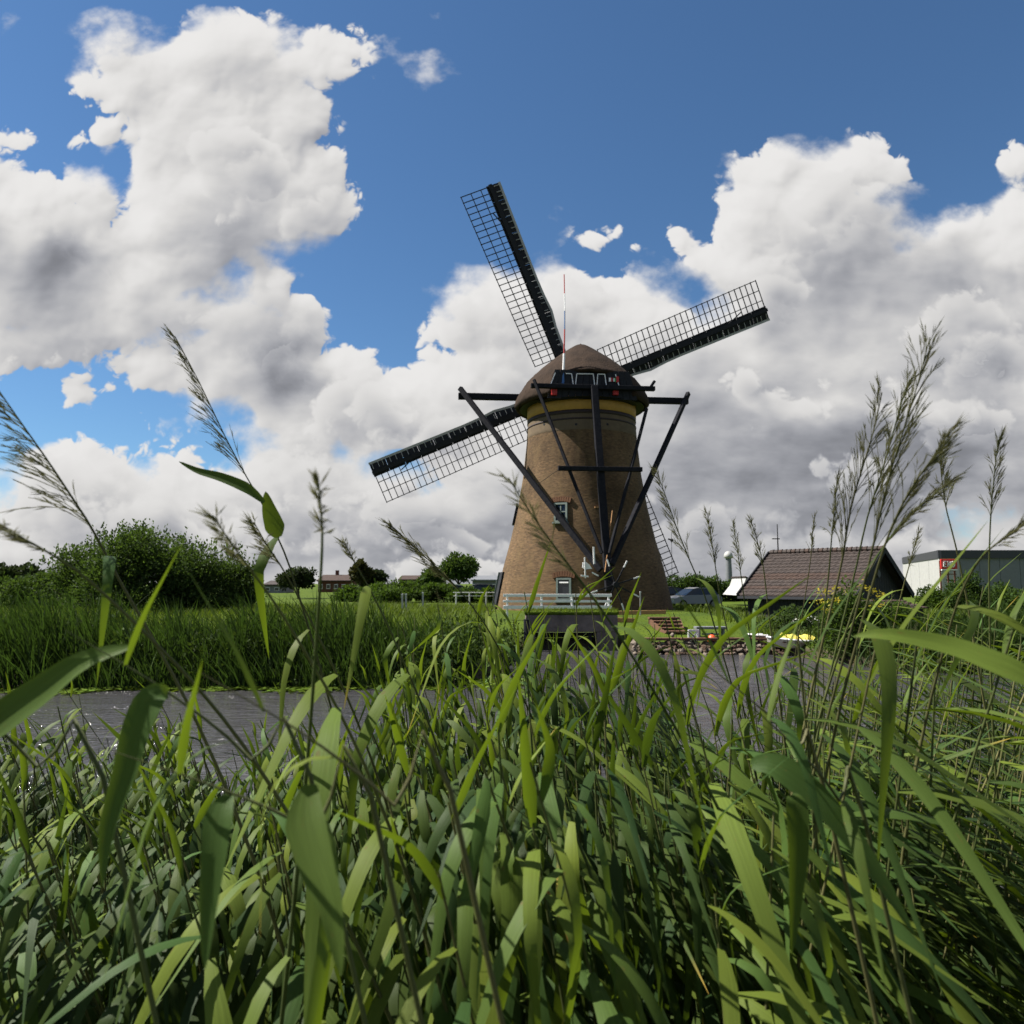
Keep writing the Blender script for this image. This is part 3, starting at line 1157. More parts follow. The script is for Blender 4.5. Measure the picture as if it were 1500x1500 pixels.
# winch wheel at the foot of the tail
WC = mp(7.35, .32, 2.35)
s = MB()
s.tube([WC - TAIL * .5, WC + TAIL * .25], .16, 10)
s.build('winch_drum', MAT['tar'], mill)
for k in range(8):
    a = R(18 + 45 * k)
    dr = LAT * math.cos(a) + UP * math.sin(a)
    bar_obj('winch_spoke', WC + dr * .1, WC + dr * 1.02, .07, .07, MAT['tar'], mill, TAIL)
    bar_obj('white_tip', WC + dr * 1.02, WC + dr * 1.40, .065, .065, MAT['white'], mill, TAIL)
# white foot of the tail and its little platform rail
for (x0, y0, x1, y1, w) in ((856.5, 816, 857.5, 847, .06), (851, 843, 862, 844.5, .08), (869.5, 801, 870.5, 826, .08)):
    bar_obj('white_rail', at(x0, y0, 38.6), at(x1, y1, 38.6), w, w, MAT['white'], mill, TAIL)
s = MB()
pts = [at(x, y, 38.7) for x, y in ((853, 824), (858, 823), (863, 827), (867, 833), (858, 834), (853, 832))]
n0 = [p + TAIL * .06 for p in pts]
s.poly(pts)
s.poly(n0[::-1])
for i in range(6):
    j = (i + 1) % 6
    s.poly([pts[i], n0[i], n0[j], pts[j]])
s.build('white_foot_board', MAT['white'], mill)
s = MB()
s.tube([at(897, 748, 40.6), at(891, 800, 39.6), at(886, 838, 38.8)], .028, 6)
s.build('hauling_rope', MAT['timber'], mill)
s = MB()
s.tube([mp(5.6, -2.4, 8.7), mp(4.3, -3.4, 8.05)], .014, 5)
s.build('stay_wire', MAT['rubber'], mill)
pl, nl = on_tower(877, 743, .05)
s = MB()
s.box(pl, .46, .12, .09, (UP.cross(nl), nl, UP))
s.build('lintel_end', MAT['timber'], mill)


def mill_window(px0, px1, py0, py1, frame, arch=True, sash=0):
    cx, cy = (px0 + px1) / 2, (py0 + py1) / 2
    p, n = on_tower(cx, cy)
    pt, _ = on_tower(cx, py0)
    pb, _ = on_tower(cx, py1)
    up = (pt - pb).normalized()
    X = up.cross(n).normalized() * 1.0
    X = UP.cross(n).normalized()
    nn = X.cross(up).normalized()
    w = (px1 - px0) * (p - EYE).length / FPX / max(.3, abs(X.x)) * .97
    h = (pt - pb).length
    c = p + nn * .03
    fw = .11
    s = MB()
    for sx in (-1, 1):
        s.box(c + X * sx * (w - fw) / 2, fw, .16, h, (X, nn, up))
    for sz in (-1, 1):
        s.box(c + up * sz * (h - fw) / 2, w - 2 * fw - .002, .158, fw, (X, nn, up))
    fr = s.build('window', MAT[frame], mill)
    s = MB()
    s.box(c - nn * .04, w - 2 * fw, .04, h - 2 * fw, (X, nn, up))
    s.build('pane', MAT['glass'], fr)
    if sash:
        s = MB()
        s.box(c + up * (h * .5 - fw - .14), w - 2 * fw - .1, .09, .08, (X, nn, up))
        s.build('sash_bar', MAT['white'], fr)
    else:
        s = MB()
        s.box(c, .06, .08, h - 2 * fw, (X, nn, up))
        s.box(c + up * .05, w - 2 * fw - .004, .078, .06, (X, nn, up))
        s.build('glazing_bar', MAT[frame], fr)
    s = MB()
    s.box(c - up * (h / 2 + .05) + nn * .05, w + .16, .22, .09, (X, nn, up))
    s.build('sill', MAT[frame], fr)
    if arch:
        k = 9
        for i in range(k):
            t = (i + .5) / k * 2 - 1
            q = c + up * (h / 2 + .24 - .12 * t * t) + X * (t * (w / 2 + .22)) - nn * .02
            xx = (X * 1.0 + up * (-.22 * t)).normalized()
            uu = nn.cross(xx).normalized() * -1
            s = MB()
            s.box(q, (w + .44) / k - .02, .16, .30, (xx, nn, uu))
            s.build('arch_brick', MAT['arch'], mill)


mill_window(812, 831.5, 737, 765.5, 'green')
mill_window(815, 837, 847, 880, 'green', True, 1)


def side_panel(deg, y0, y1, w, mat, name, out=.04):
    """a shutter or door on the left flank of the tower, deg round from the far left towards the tail"""
    left = Vector((_los.y, -_los.x, 0))
    n = (left * math.cos(R(deg)) + _los * math.sin(R(deg))).normalized()
    if n.x > 0:
        n = (-left * math.cos(R(deg)) + _los * math.sin(R(deg))).normalized()
    c = Vector((MILL.x, MILL.y, 0))
    z0, z1 = at(750, y0, 45.5).z, at(750, y1, 45.5).z
    pt, pb = c + n * (tower_r(z0) + out) + UP * z0, c + n * (tower_r(z1) + out) + UP * z1
    up = (pt - pb).normalized()
    X = up.cross(n).normalized()
    s = MB()
    s.box((pt + pb) / 2, w, .14, (pt - pb).length, (X, n, up))
    return s.build(name, MAT[mat], mill, bevel=.01)


side_panel(6, 741, 768, .95, 'tar', 'shutter', .07)
side_panel(5, 737, 741, 1.05, 'pale', 'lintel', .09)
side_panel(14, 838, 891, 1.1, 'tar', 'door', .03)
side_panel(3, 838, 891, .55, 'green', 'door_leaf', .16)

# flag pole at the tail side of the cap
fb, ft = at(824.5, 562, 42.3), at(826.3, 402, 42.9)
cols = [('blue', 0, .12, .085), ('white', .12, .27, .07), ('red', .27, .49, .045), ('blue', .49, .66, .036), ('white', .66, .82, .03), ('red', .82, 1.0, .03)]
for c, a, b, r in cols:
    s = MB()
    bend = lambda t: fb.lerp(ft, t) + LAT * (.07 * math.sin(t * 3.1))
    s.tube([bend(a), bend((a + b) / 2), bend(b)], r, 8)
    s.build('flagpole_section', MAT[c], mill)

# sails
TILT = R(9)
E1 = LAT.copy()
E2 = (UP * math.cos(TILT) + TAIL * math.sin(TILT)).normalized()
AX = E2.cross(E1).normalized()
if AX.dot(TAIL) > 0:
    AX = -AX                                        # away from the camera side
HUB = mp(-4.55, .32, 16.0)
s = MB()
s.tube([mp(-1.5, 0, 15.5), HUB - TAIL * .55], [.35, .38], 14)
s.build('windshaft', MAT['tar'], mill)
s = MB()
s.box(HUB + AX * .1, .75, .75, .9, (E1, AX, E2))
s.build('sail_hub', MAT['tar'], mill, bevel=.04)
TH0 = R(23.5)
for k in range(4):
    th = TH0 + k * math.pi / 2
    r_ = E1 * math.cos(th) + E2 * math.sin(th)
    n_ = -E1 * math.sin(th) + E2 * math.cos(th)
    off = AX * (.22 if k % 2 else -.18)
    H0 = HUB + off
    Rm = 15.2
    s = MB()
    s.bar(H0, H0 + r_ * Rm, .44, .40, AX, .24, .20)
    sail = s.build('sail', MAT['tar'], mill, world_org=H0)
    r0 = 2.5
    nb = 30
    lat_w = lambda r: 2.12 + .10 * (r / Rm)
    pitch = lambda r: R(26 - 20 * (r - r0) / (Rm - r0))

    def lp(r, w, lift=0.0):
        """point of the twisted lattice: w metres off the spar at radius r"""
        a = pitch(r)
        return H0 + r_ * r + n_ * (w * math.cos(a)) - AX * (w * math.sin(a) * .55) + AX * lift
    for i in range(nb):
        r = r0 + (Rm - .12 - r0) * i / (nb - 1)
        bar_obj('sail_bar', lp(r, -.10), lp(r, lat_w(r) + .05), .055, .055, MAT['tar'], sail, AX)
    for w in (1 / 3, 2 / 3, 1.0):
        nseg = 6
        s = MB()
        for i in range(nseg):
            ra, rb = r0 + (Rm - .1 - r0) * i / nseg, r0 + (Rm - .1 - r0) * (i + 1) / nseg
            s.bar(lp(ra, lat_w(ra) * w, .03), lp(rb, lat_w(rb) * w, .03), .055, .055, AX)
        s.build('sail_lath', MAT['tar'], sail)
    # wind boards on the leading side
    nbd = 11
    for i in range(nbd):
        ra, rb = 2.2 + (Rm - 2.2) * i / nbd, 2.2 + (Rm - 2.2) * (i + 1) / nbd - .02

        def wd(r):
            f = r / Rm
            return .52 + .14 * f + .16 * math.exp(-((r - 5.9) / .9) ** 2)
        q = []
        for r in (ra, rb):
            q.append((H0 + r_ * r + n_ * .30, H0 + r_ * r - n_ * wd(r) + AX * (.14 + .1 * (1 - r / Rm))))
        th_ = AX * .035
        s = MB()
        s.hexa([q[0][0], q[1][0], q[1][1], q[0][1]], [q[0][0] + th_, q[1][0] + th_, q[1][1] + th_, q[0][1] + th_])
        s.build('wind_board', MAT['tar'], sail)
    s = MB()
    pe = []
    for i in range(nbd + 1):
        r = 2.2 + (Rm - 2.2) * i / nbd
        pe.append(H0 + r_ * r - n_ * (.56 + .14 * r / Rm + .16 * math.exp(-((r - 5.9) / .9) ** 2)) + AX * (.14 + .1 * (1 - r / Rm)))
    for a, b in zip(pe[:-1], pe[1:]):
        s.bar(a, b, .06, .16, n_)
    s.build('edge_batten', MAT['pale'], sail)
    for i in range(30):
        r = 2.4 + (Rm - 2.6) * i / 29 + (.12 if i in (9, 18, 27) else 0)
        bar_obj('cleat', H0 + r_ * r - n_ * .24 - AX * .03, H0 + r_ * r - n_ * (.52 + .1 * r / Rm) + AX * .05, .035, .05, MAT['pale'], sail, AX)
    s = MB()
    s.bar(lp(12.0, .05, -.05), lp(13.3, .55, -.05), .07, .07, AX)
    s.build('sail_pin', MAT['tar'], sail)

# ------------------------------------------------------------------ vegetation helpers
def unit(v):
    return v / (np.linalg.norm(v, axis=-1, keepdims=True) + 1e-9)


def cards(name, pos, size, mat, g, parent=None, world_org=None, upright=0.0, aspect=.55, outdir=None):
    """many small leaf faces (pointed, 4 corners) at pos"""
    n = len(pos)
    d = g.standard_normal((n, 3))
    d[:, 2] = d[:, 2] * .6 + upright
    if outdir is not None:
        d += outdir * 1.1
    d = unit(d)
    w = unit(np.cross(d, g.standard_normal((n, 3))))
    L_ = size * g.uniform(.6, 1.35, n)[:, None]
    W_ = L_ * aspect * .5
    v = np.empty((n, 4, 3))
    v[:, 0] = pos
    v[:, 1] = pos + d * L_ * .45 + w * W_
    v[:, 2] = pos + d * L_
    v[:, 3] = pos + d * L_ * .45 - w * W_
    if world_org is None:
        world_org = org(parent)
    v = v.reshape(-1, 3) - np.array(world_org)[None]
    q = np.arange(n * 4).reshape(-1, 4)
    return mesh_obj(name, raw_mesh(name, v, quads=q, mat=mat), parent, world_org)


def crown_points(c, rad, n, g, clumps=26, shell=.55, flat=1.0, low=-.35):
    """leaf positions gathered in clumps through an uneven crown"""
    c, rad = np.array(c, float), np.array(rad, float)
    dirs = unit(g.standard_normal((clumps, 3)))
    dirs[:, 2] = np.where(dirs[:, 2] < low, -dirs[:, 2] * .5, dirs[:, 2])
    rr = g.uniform(.35, .86, clumps)[:, None]
    cc = dirs * rr
    cr = g.uniform(.20, .40, clumps)
    k = g.choice(clumps, n, p=(cr ** 2) / (cr ** 2).sum())
    d = unit(g.standard_normal((n, 3)))
    r = (g.uniform(shell ** 3, 1, n) ** (1 / 3))[:, None] * cr[k][:, None] * (1 + .25 * g.standard_normal((n, 1)))
    p = cc[k] + d * r
    p[:, 2] *= flat
    return c + p * rad, d


def tree(name, px, top, base, wpx, Y, mat, label, cat, group=None, n=2500, leaf=.35, seed=0, flat=1.0, trunk=True, zb=None, upright=.2, clumps=26, twigs=0):
    """a tree or shrub whose crown spans px +- wpx/2 from row top to row base at distance Y"""
    g = np.random.default_rng(seed + 100)
    b = at(px, base, Y)
    t = at(px, top, Y)
    w = wpx * Y / FPX
    gz = float(ground_z(b.x, Y)) if zb is None else zb
    root = empty(name, (b.x, Y, gz), label, cat, group)
    H = t.z - gz
    cz = gz + H * (.56 if trunk else .40)
    rad = (w / 2, w / 2, H * (.46 if trunk else .62))
    p, d = crown_points((b.x, Y, cz), rad, n, g, clumps=clumps, flat=flat, low=-.35 if trunk else -.8)
    keep = p[:, 2] > gz + .05
    p, d = p[keep], d[keep]
    if twigs:
        # wispy shoots that stick out of the crown
        a = g.uniform(-1, 1, twigs)
        x = b.x + a * w * .46
        z0 = cz + rad[2] * np.sqrt(np.clip(1 - (a * .95) ** 2, 0, 1)) * .72
        yy = Y + g.uniform(-.3, .3, twigs) * w
        L_ = g.uniform(.35, 1.0, twigs) * H * .28
        m = 12
        tt = np.linspace(0, 1, m)[None, :]
        lean = g.normal(0, .25, twigs)[:, None]
        q = np.stack([x[:, None] + lean * tt * L_[:, None], yy[:, None] + 0 * tt, z0[:, None] + tt * L_[:, None]], -1).reshape(-1, 3)
        p = np.concatenate([p, q + g.normal(0, .03, q.shape)])
        d = np.concatenate([d, np.tile([0, 0, .8], (len(q), 1))])
    cr = cards('crown', p, leaf, mat, g, root, upright=upright, outdir=d)
    s = MB()
    bx = Vector((b.x, Y, gz - .1))
    tr = max(.05, H * .028)
    if trunk:
        s.tube([bx, bx + Vector((.05 * H * .2, 0, H * .25)), bx + Vector((0, 0, H * .62))], [tr * 1.3, tr, tr * .5], 8)
    for k in range(5 if trunk else 9):
        a = g.uniform(0, 6.28)
        st = bx + Vector((0, 0, H * (.25 + .06 * k) if trunk else .05))
        e = Vector((b.x + math.cos(a) * rad[0] * .62, Y + math.sin(a) * rad[1] * .62, cz + rad[2] * g.uniform(-.1, .6)))
        s.tube([st, st.lerp(e, .5) + Vector((0, 0, .06 * H)), e], [tr * .55, tr * .38, tr * .12], 5)
    s.build('trunk' if trunk else 'stem', MAT['bark'], root)
    return root


def blades(name, base, h, lean, wid, mat, seg=2, g=None, parent=None):
    """upright grass or reed blades: bent tapering strips"""
    n = len(base)
    a = g.uniform(0, 2 * np.pi, n)
    side = np.stack([np.cos(a), np.sin(a), 0 * a], -1) * wid[:, None] * .5
    v = np.empty((n, 2 * seg + 1, 3))
    for i in range(seg):
        t = i / seg
        c = base + lean * (t ** 1.8) + np.stack([0 * h, 0 * h, h * t * (1 - .12 * t)], -1)
        v[:, 2 * i] = c - side * (1 - .55 * t)
        v[:, 2 * i + 1] = c + side * (1 - .55 * t)
    v[:, 2 * seg] = base + lean + np.stack([0 * h, 0 * h, h * .88], -1)
    st = (np.arange(n) * (2 * seg + 1))[:, None]
    q = np.concatenate([st + np.array([[2 * i, 2 * i + 1, 2 * i + 3, 2 * i + 2]]) for i in range(seg - 1)]) if seg > 1 else None
    t = st + np.array([[2 * seg - 2, 2 * seg - 1, 2 * seg]])
    return mesh_obj(name, raw_mesh(name, v.reshape(-1, 3), quads=q, tris=t, mat=mat), parent)


# ------------------------------------------------------------------ far bank: grass, reed bed, water plants
g = np.random.default_rng(21)
n = 90000
Y = 17.5 + 33 * g.random(n) ** 1.3
X = (g.uniform(-.74, .74, n)) * Y
far = Y - bank_y(X)
dm = np.hypot(X - MILL.x, Y - MILL.y)
k = (far > .5) & (dm > 5.7)
X, Y = X[k], Y[k]
n = len(X)
lawn = (X > -1.0) & (X < 9.5)
h = np.where(lawn, g.uniform(.03, .09, n), g.uniform(.15, .5, n))
b = np.stack([X, Y, ground_z(X, Y) - .02], -1)
ln = np.stack([g.normal(.03, .06, n), g.normal(0, .06, n), 0 * h], -1) * (h / .2)[:, None]
tag(blades('meadow_grass', b, h, ln, np.where(lawn, .018, .035), MAT['lawn'], 2, g), kind='stuff')


def reed_bed(x0, x1, n, depth, hmin, hmax, name, seed, fall=None):
    g = np.random.default_rng(seed)
    X = g.uniform(x0, x1, n)
    dd = depth * g.random(n) ** 1.2
    Y = bank_y(X) - .35 + dd
    top = np.array([1.0 + .16 * math.sin(x * .9 + seed) + .10 * math.sin(x * 2.7) for x in X])
    cl = np.sin(X * 5.3 + 2 * np.sin(Y * 3.1)) * np.sin(Y * 4.7 + X * 1.9)
    h = g.uniform(hmin, hmax, n) * top * (1 + .30 * cl) * (.62 + .38 * np.clip(dd / .9, 0, 1))
    if fall:
        h *= np.interp(X, *fall)
    z = np.maximum(ground_z(X, Y) - .05, -.15)
    b = np.stack([X, Y, z], -1)
    ln = np.stack([g.normal(-.14, .22, n), g.normal(-.10, .22, n), 0 * h], -1) * h[:, None]
    o = blades(name, b, h, ln, g.uniform(.022, .05, n), MAT['bed'], 4, g)
    tag(o, kind='stuff')


reed_bed(-15.5, -.9, 11500, 3.6, .55, 1.85, 'reed_bed', 31, ([-15.5, -8, -4, -2, -.9], [1.0, 1.0, .92, .80, .55]))
reed_bed(10.2, 19.5, 9000, 4.0, .6, 1.45, 'reed_bed', 32, ([10.2, 12, 19.5], [.6, .95, 1.05]))

# weeds and low brambles mixed into the bank
def bank_weeds(name, x0, x1, n, seed, hmax, clumps):
    g = np.random.default_rng(seed)
    cx = g.uniform(x0, x1, clumps)
    cd = g.uniform(-.35, 2.6, clumps)
    cr = g.uniform(.22, .65, clumps)
    ch = g.uniform(.35, 1.0, clumps) * hmax
    k = g.integers(0, clumps, n)
    d = unit(g.standard_normal((n, 3)))
    r = g.uniform(.5, 1, n)
    X = cx[k] + d[:, 0] * cr[k] * r
    Y = bank_y(cx[k]) + cd[k] + d[:, 1] * cr[k] * r
    Z = np.maximum(ground_z(X, Y), -.02) + np.abs(d[:, 2]) * ch[k] * r
    o = cards(name, np.stack([X, Y, Z], -1), .13, MAT['weed'], g, None, (0, 0, 0), upright=.2, outdir=d, aspect=.5)
    tag(o, kind='stuff')


bank_weeds('bank_weeds', -15.5, .3, 15000, 41, 1.25, 95)
bank_weeds('bank_weeds', 10.2, 19, 7000, 42, 1.15, 50)

# floating leaves along the left bank
g = np.random.default_rng(33)
n = 5200
X = g.uniform(-15, .6, n)
Y = bank_y(X) - .1 - np.abs(g.normal(0, .45, n)) * (.55 + .45 * np.sin(X * 1.7) * np.sin(X * .6 + 1))
Y = np.where(X > -1.2, np.minimum(Y, 18.6 - np.abs(g.normal(0, .6, n))), Y)
P = np.stack([X, Y, .012 + .05 * g.random(n) ** 2], -1)
a = g.uniform(0, 6.28, n)
r = g.uniform(.04, .11, n)[:, None]
u = np.stack([np.cos(a), np.sin(a), g.normal(0, .12, n)], -1) * r
w = np.stack([-np.sin(a), np.cos(a), g.normal(0, .12, n)], -1) * r * .8
v = np.stack([P - u, P - w, P + u, P + w], 1).reshape(-1, 3)
o = mesh_obj('water_plants', raw_mesh('water_plants', v, quads=np.arange(4 * n).reshape(-1, 4), mat=MAT['lily']))
tag(o, kind='stuff')

# ------------------------------------------------------------------ trees, shrubs and hedges
SB = 'willow shrubs of the big thicket on the left'
tree('willow_shrub', 205, 778, 882, 178, 40, MAT['willow'], 'highest dark willow shrub of the thicket, with wispy shoots against the clouds', 'shrub', SB, 30000, .17, 1, trunk=False, upright=.7, clumps=60, twigs=70)
tree('willow_shrub', 300, 800, 884, 150, 41, MAT['willow'], 'middle willow shrub sloping down towards the right of the thicket', 'shrub', SB, 22000, .17, 2, trunk=False, upright=.7, clumps=50, twigs=60)
tree('willow_shrub', 352, 828, 886, 62, 42, MAT['willow'], 'lowest willow shrub at the right end of the thicket', 'shrub', SB, 8000, .16, 3, trunk=False, upright=.7, clumps=24, twigs=25)
tree('willow_shrub', 108, 806, 884, 110, 41, MAT['willow'], 'loose pale leaved willow shrub at the left end of the thicket', 'shrub', SB, 10000, .17, 4, trunk=False, upright=.7, clumps=40, twigs=50)
tree('willow_shrub', 50, 842, 890, 110, 43, MAT['tree1'], 'low bush in front of the dark far trees at the left edge', 'shrub', SB, 9000, .17, 5, trunk=False, clumps=34)
FT = 'far trees along the horizon'
tree('dark_tree', 6, 831, 866, 48, 150, MAT['tree2'], 'dark far tree cut by the left edge of the photograph', 'tree', FT, 1400, 1.1, 6)
tree('dark_tree', 36, 829, 866, 42, 155, MAT['tree2'], 'dark far tree just left of the willow thicket', 'tree', FT, 1400, 1.1, 7)
tree('round_tree', 437, 833, 868, 52, 75, MAT['tree2'], 'dark round tree between the thicket and the long red roof', 'tree', FT, 4200, .38, 8)
tree('brown_tree', 527, 826, 862, 30, 115, MAT['tree3'], 'brownish taller tree right of the long red roof', 'tree', FT, 3000, .6, 9)
tree('round_tree', 547, 834, 863, 40, 118, MAT['tree2'], 'dark green tree leaning against the brownish tree', 'tree', FT, 3400, .6, 10)
tree('round_tree', 671, 808, 862, 58, 85, MAT['tree1'], 'bushy green round tree left of the windmill', 'tree', FT, 7000, .40, 11)
tree('round_tree', 632, 832, 864, 40, 100, MAT['tree1'], 'smaller green tree beside the bushy round tree left of the mill', 'tree', FT, 3400, .45, 12)
HB = 'bushes of the hedge left of the windmill'
hl = ['green hedge bush below the dark horizon trees', 'hedge bush right below the brownish tree', 'hedge bush in front of the low red roofed house', 'hedge bush left of the white gate posts', 'hedge bush behind the white gate posts', 'hedge bush below the bushy round tree', 'last hedge bush before the windmill door']
for i, (px, w_, tp_) in enumerate(((515, 60, 855), (560, 60, 852), (600, 62, 849), (640, 60, 852), (582, 80, 858), (680, 50, 858), (712, 40, 862))):
    tree('hedge_bush', px, tp_, 884, w_, 62 - i, MAT['hedge'], hl[i], 'bush', HB, 3600, .24, 20 + i, trunk=False)
HR = 'bushes of the hedge right of the windmill'
hl = ['hedge bush touching the right foot of the mill', 'second hedge bush right of the mill', 'hedge bush behind the parked silver car', 'hedge bush right of the silver car', 'hedge bush in front of the white gable']
for i, (px, w_, tp_) in enumerate(((985, 44, 843), (1012, 46, 839), (1040, 44, 843), (1066, 40, 848), (1088, 36, 852))):
    tree('hedge_bush', px, tp_, 884, w_, 72 + i, MAT['tree1'], hl[i], 'bush', HR, 4200, .24, 30 + i, trunk=False)
GB = 'garden shrubs round the tiled shed'
tree('garden_shrub', 1415, 843, 884, 66, 45, MAT['tree1'], 'clipped round shrub below the red sign', 'shrub', GB, 5600, .17, 41, trunk=False)
tree('garden_shrub', 1365, 858, 884, 40, 46, MAT['hedge'], 'yellowish shrub at the corner of the pale hall', 'shrub', GB, 3000, .17, 42, trunk=False)
tree('garden_shrub', 1462, 852, 890, 90, 44, MAT['tree1'], 'wide dark shrub below the grey hall at the right edge', 'shrub', GB, 6500, .18, 43, trunk=False)
tree('garden_shrub', 1172, 893, 950, 96, 28.5, MAT['willow'], 'dark shrub in front of the shed wall above the dinghy', 'shrub', GB, 6000, .11, 44, trunk=False, zb=.35)
tree('garden_shrub', 1290, 885, 960, 110, 23, MAT['hedge'], 'leafy green shrub below the dark gable', 'shrub', GB, 9000, .11, 45, trunk=False, zb=.3)
tree('garden_shrub', 1390, 893, 965, 130, 23, MAT['tree1'], 'dark leafy shrub below the clipped round one', 'shrub', GB, 9000, .11, 46, trunk=False, zb=.3)
tree('garden_shrub', 1480, 890, 970, 90, 22.5, MAT['hedge'], 'leafy shrub on the bank at the right edge', 'shrub', GB, 7000, .11, 47, trunk=False, zb=.3)
# flowering plant in front of the shed
fl = tree('flowering_shrub', 1238, 858, 950, 104, 22.6, MAT['hedge'], 'tall yellow flowering plant in front of the dark gable', 'shrub', None, 5500, .12, 48, trunk=False, zb=.1, upright=.5)
g = np.random.default_rng(77)
pp = []
for (px, py) in ((1262, 858), (1275, 864), (1225, 862), (1288, 872), (1243, 868), (1208, 868), (1252, 880), (1222, 880), (1200, 882), (1285, 886), (1212, 893)):
    c = np.array(at(px, py, 22.2 + g.uniform(-.3, .3)))
    pp.append(c + g.normal(0, 1, (26, 3)) * np.array([.10, .08, .05]))
cards('flower_head', np.concatenate(pp), .09, MAT['golden'], g, fl)
# white flowers along the shed
g = np.random.default_rng(78)
for i, (px, py, lab) in enumerate(((1165, 911, 'small clump of white flowers at the left by the shed wall'), (1186, 907, 'middle clump of white flowers by the shed wall'), (1200, 909, 'small clump of white flowers at the right by the shed wall'))):
    c = at(px, py, 23.0)
    r_ = empty('white_flowers', (c.x, c.y, .4), lab, 'flowers', 'white flowers by the shed')
    cards('blossom', np.array(c) + g.normal(0, 1, (14, 3)) * np.array([.09, .05, .05]), .06, MAT['flower'], g, r_)
    s = MB()
    for j in range(7):
        a = g.normal(0, .06)
        s.tube([(c.x + a * .3, c.y, .35), (c.x + a, c.y + .01, c.z)], [.008, .005], 4)
    s.build('stalk', MAT['hedge'], r_)

# ------------------------------------------------------------------ buildings
def house(name, px0, px1, ytop, yeave, Y, depth, label, walls='rust', roof='tile2', chim=None, group=None, nwin=3):
    """small far house, its ridge across the view"""
    x0, x1 = at(px0, 850, Y).x, at(px1, 850, Y).x
    zt, ze = at(750, ytop, Y + depth / 2).z, at(750, yeave, Y).z
    gz = .7
    cx, cy = (x0 + x1) / 2, Y + depth / 2
    r = empty(name, (cx, cy, gz), label, 'house', group)
    s = MB()
    s.box((cx, cy, (gz - .3 + ze) / 2), x1 - x0 - .4, depth - .4, ze - gz + .3)
    s.poly([(x0 + .2, cy - depth / 2 + .2, ze), (x0 + .2, cy, zt - .15), (x0 + .2, cy + depth / 2 - .2, ze)])
    s.poly([(x1 - .2, cy - depth / 2 + .2, ze), (x1 - .2, cy + depth / 2 - .2, ze), (x1 - .2, cy, zt - .15)])
    s.build('wall', MAT[walls], r)
    s = MB()
    th = .2
    for sy in (-1, 1):
        a = [(x0, cy + sy * (depth / 2 + .2), ze - .1), (x1, cy + sy * (depth / 2 + .2), ze - .1), (x1, cy, zt), (x0, cy, zt)]
        up_ = [(p[0], p[1], p[2] + th) for p in a]
        s.hexa(a if sy < 0 else a[::-1], up_ if sy < 0 else up_[::-1])
    ro = s.build('roof', MAT[roof], r)
    if chim:
        for px in chim:
            x = at(px, 850, Y).x
            s = MB()
            s.box((x, cy, zt + .35), .55, .55, 1.3)
            s.build('chimney', MAT['rust'], ro)
    for k in range(nwin):
        x = x0 + (x1 - x0) * (k + .5) / nwin
        s = MB()
        s.box((x, cy - depth / 2 + .19, gz + (ze - gz) * .55), min(1.3, (x1 - x0) / nwin * .5), .08, (ze - gz) * .38)
        f = s.build('window', MAT['white'], r)
        s = MB()
        s.box((x, cy - depth / 2 + .14, gz + (ze - gz) * .55), min(1.1, (x1 - x0) / nwin * .42), .06, (ze - gz) * .30)
        s.build('pane', MAT['glass'], f)
    return r


HG = 'low houses along the horizon'
house('far_house', 464, 520, 843.5, 851, 130, 9, 'long low house with a dark red roof and a chimney left of the brownish tree', chim=(485,), group=HG, nwin=5)
house('far_house', 583, 628, 844.5, 849.5, 125, 9, 'low house with a red roof above the hedge between the trees', group=HG, walls='grey', nwin=4)
house('far_house', 690, 728, 845, 850, 110, 8, 'low grey roofed house close to the left edge of the windmill', walls='grey', roof='grey', group=HG, nwin=4)
house('far_house', 385, 412, 852, 857, 120, 8, 'dim far house at the right end of the willow thicket', walls='grey', roof='tile', group=HG, nwin=2)

# tiled shed on the right
SZ = .55
SY = 32.0
cn = at(1246, 903, SY)                    # near corner
cn.z = SZ
ang = R(41)
gd = Vector((math.cos(ang), math.sin(ang), 0))              # along the gable, to the right and away
rd = Vector((-math.sin(ang) * 1.0, math.cos(ang), 0))       # along the ridge, to the left and away
GW = 5.7
LEN = 4.95
ze, zr = at(1246, 872, SY).z, at(1297, 804, SY + gd.y * GW / 2).z
shed = empty('tiled_shed', (cn.x, cn.y, SZ), 'low dark shed with brown tiled roof and black boarded gable', 'shed')
A_, B_ = cn, cn + gd * GW
s = MB()
Cc, Dd = B_ + rd * LEN, A_ + rd * LEN
z0 = SZ - .4


def lift(p, z):
    return Vector((p.x, p.y, z))


nb = 22
for i in range(nb):                                  # boards of the gable
    a, b = i / nb, (i + 1) / nb
    h0 = ze + (zr - ze) * (1 - abs(2 * a - 1)) - .08
    h1 = ze + (zr - ze) * (1 - abs(2 * b - 1)) - .08
    s = MB()
    p, q = A_ + gd * (GW * a + .01), A_ + gd * (GW * b - .01)
    o_ = rd * (.04 + .012 * (i % 2))
    s.hexa([lift(p, z0), lift(q, z0), lift(q + o_, z0), lift(p + o_, z0)], [lift(p, h0), lift(q, h1), lift(q + o_, h1), lift(p + o_, h0)])
    s.build('gable_board', MAT['black'], shed)
nb = 24
for i in range(nb):                                  # boards of the long wall
    a, b = i / nb, (i + 1) / nb
    p, q = A_ + rd * (LEN * a + .01) + gd * .05, A_ + rd * (LEN * b - .01) + gd * .05
    o_ = gd * (.04 + .012 * (i % 2))
    s = MB()
    s.hexa([lift(q, z0), lift(p, z0), lift(p + o_, z0), lift(q + o_, z0)], [lift(q, ze), lift(p, ze), lift(p + o_, ze), lift(q + o_, ze)])
    s.build('wall_board', MAT['black'], shed)
s = MB()
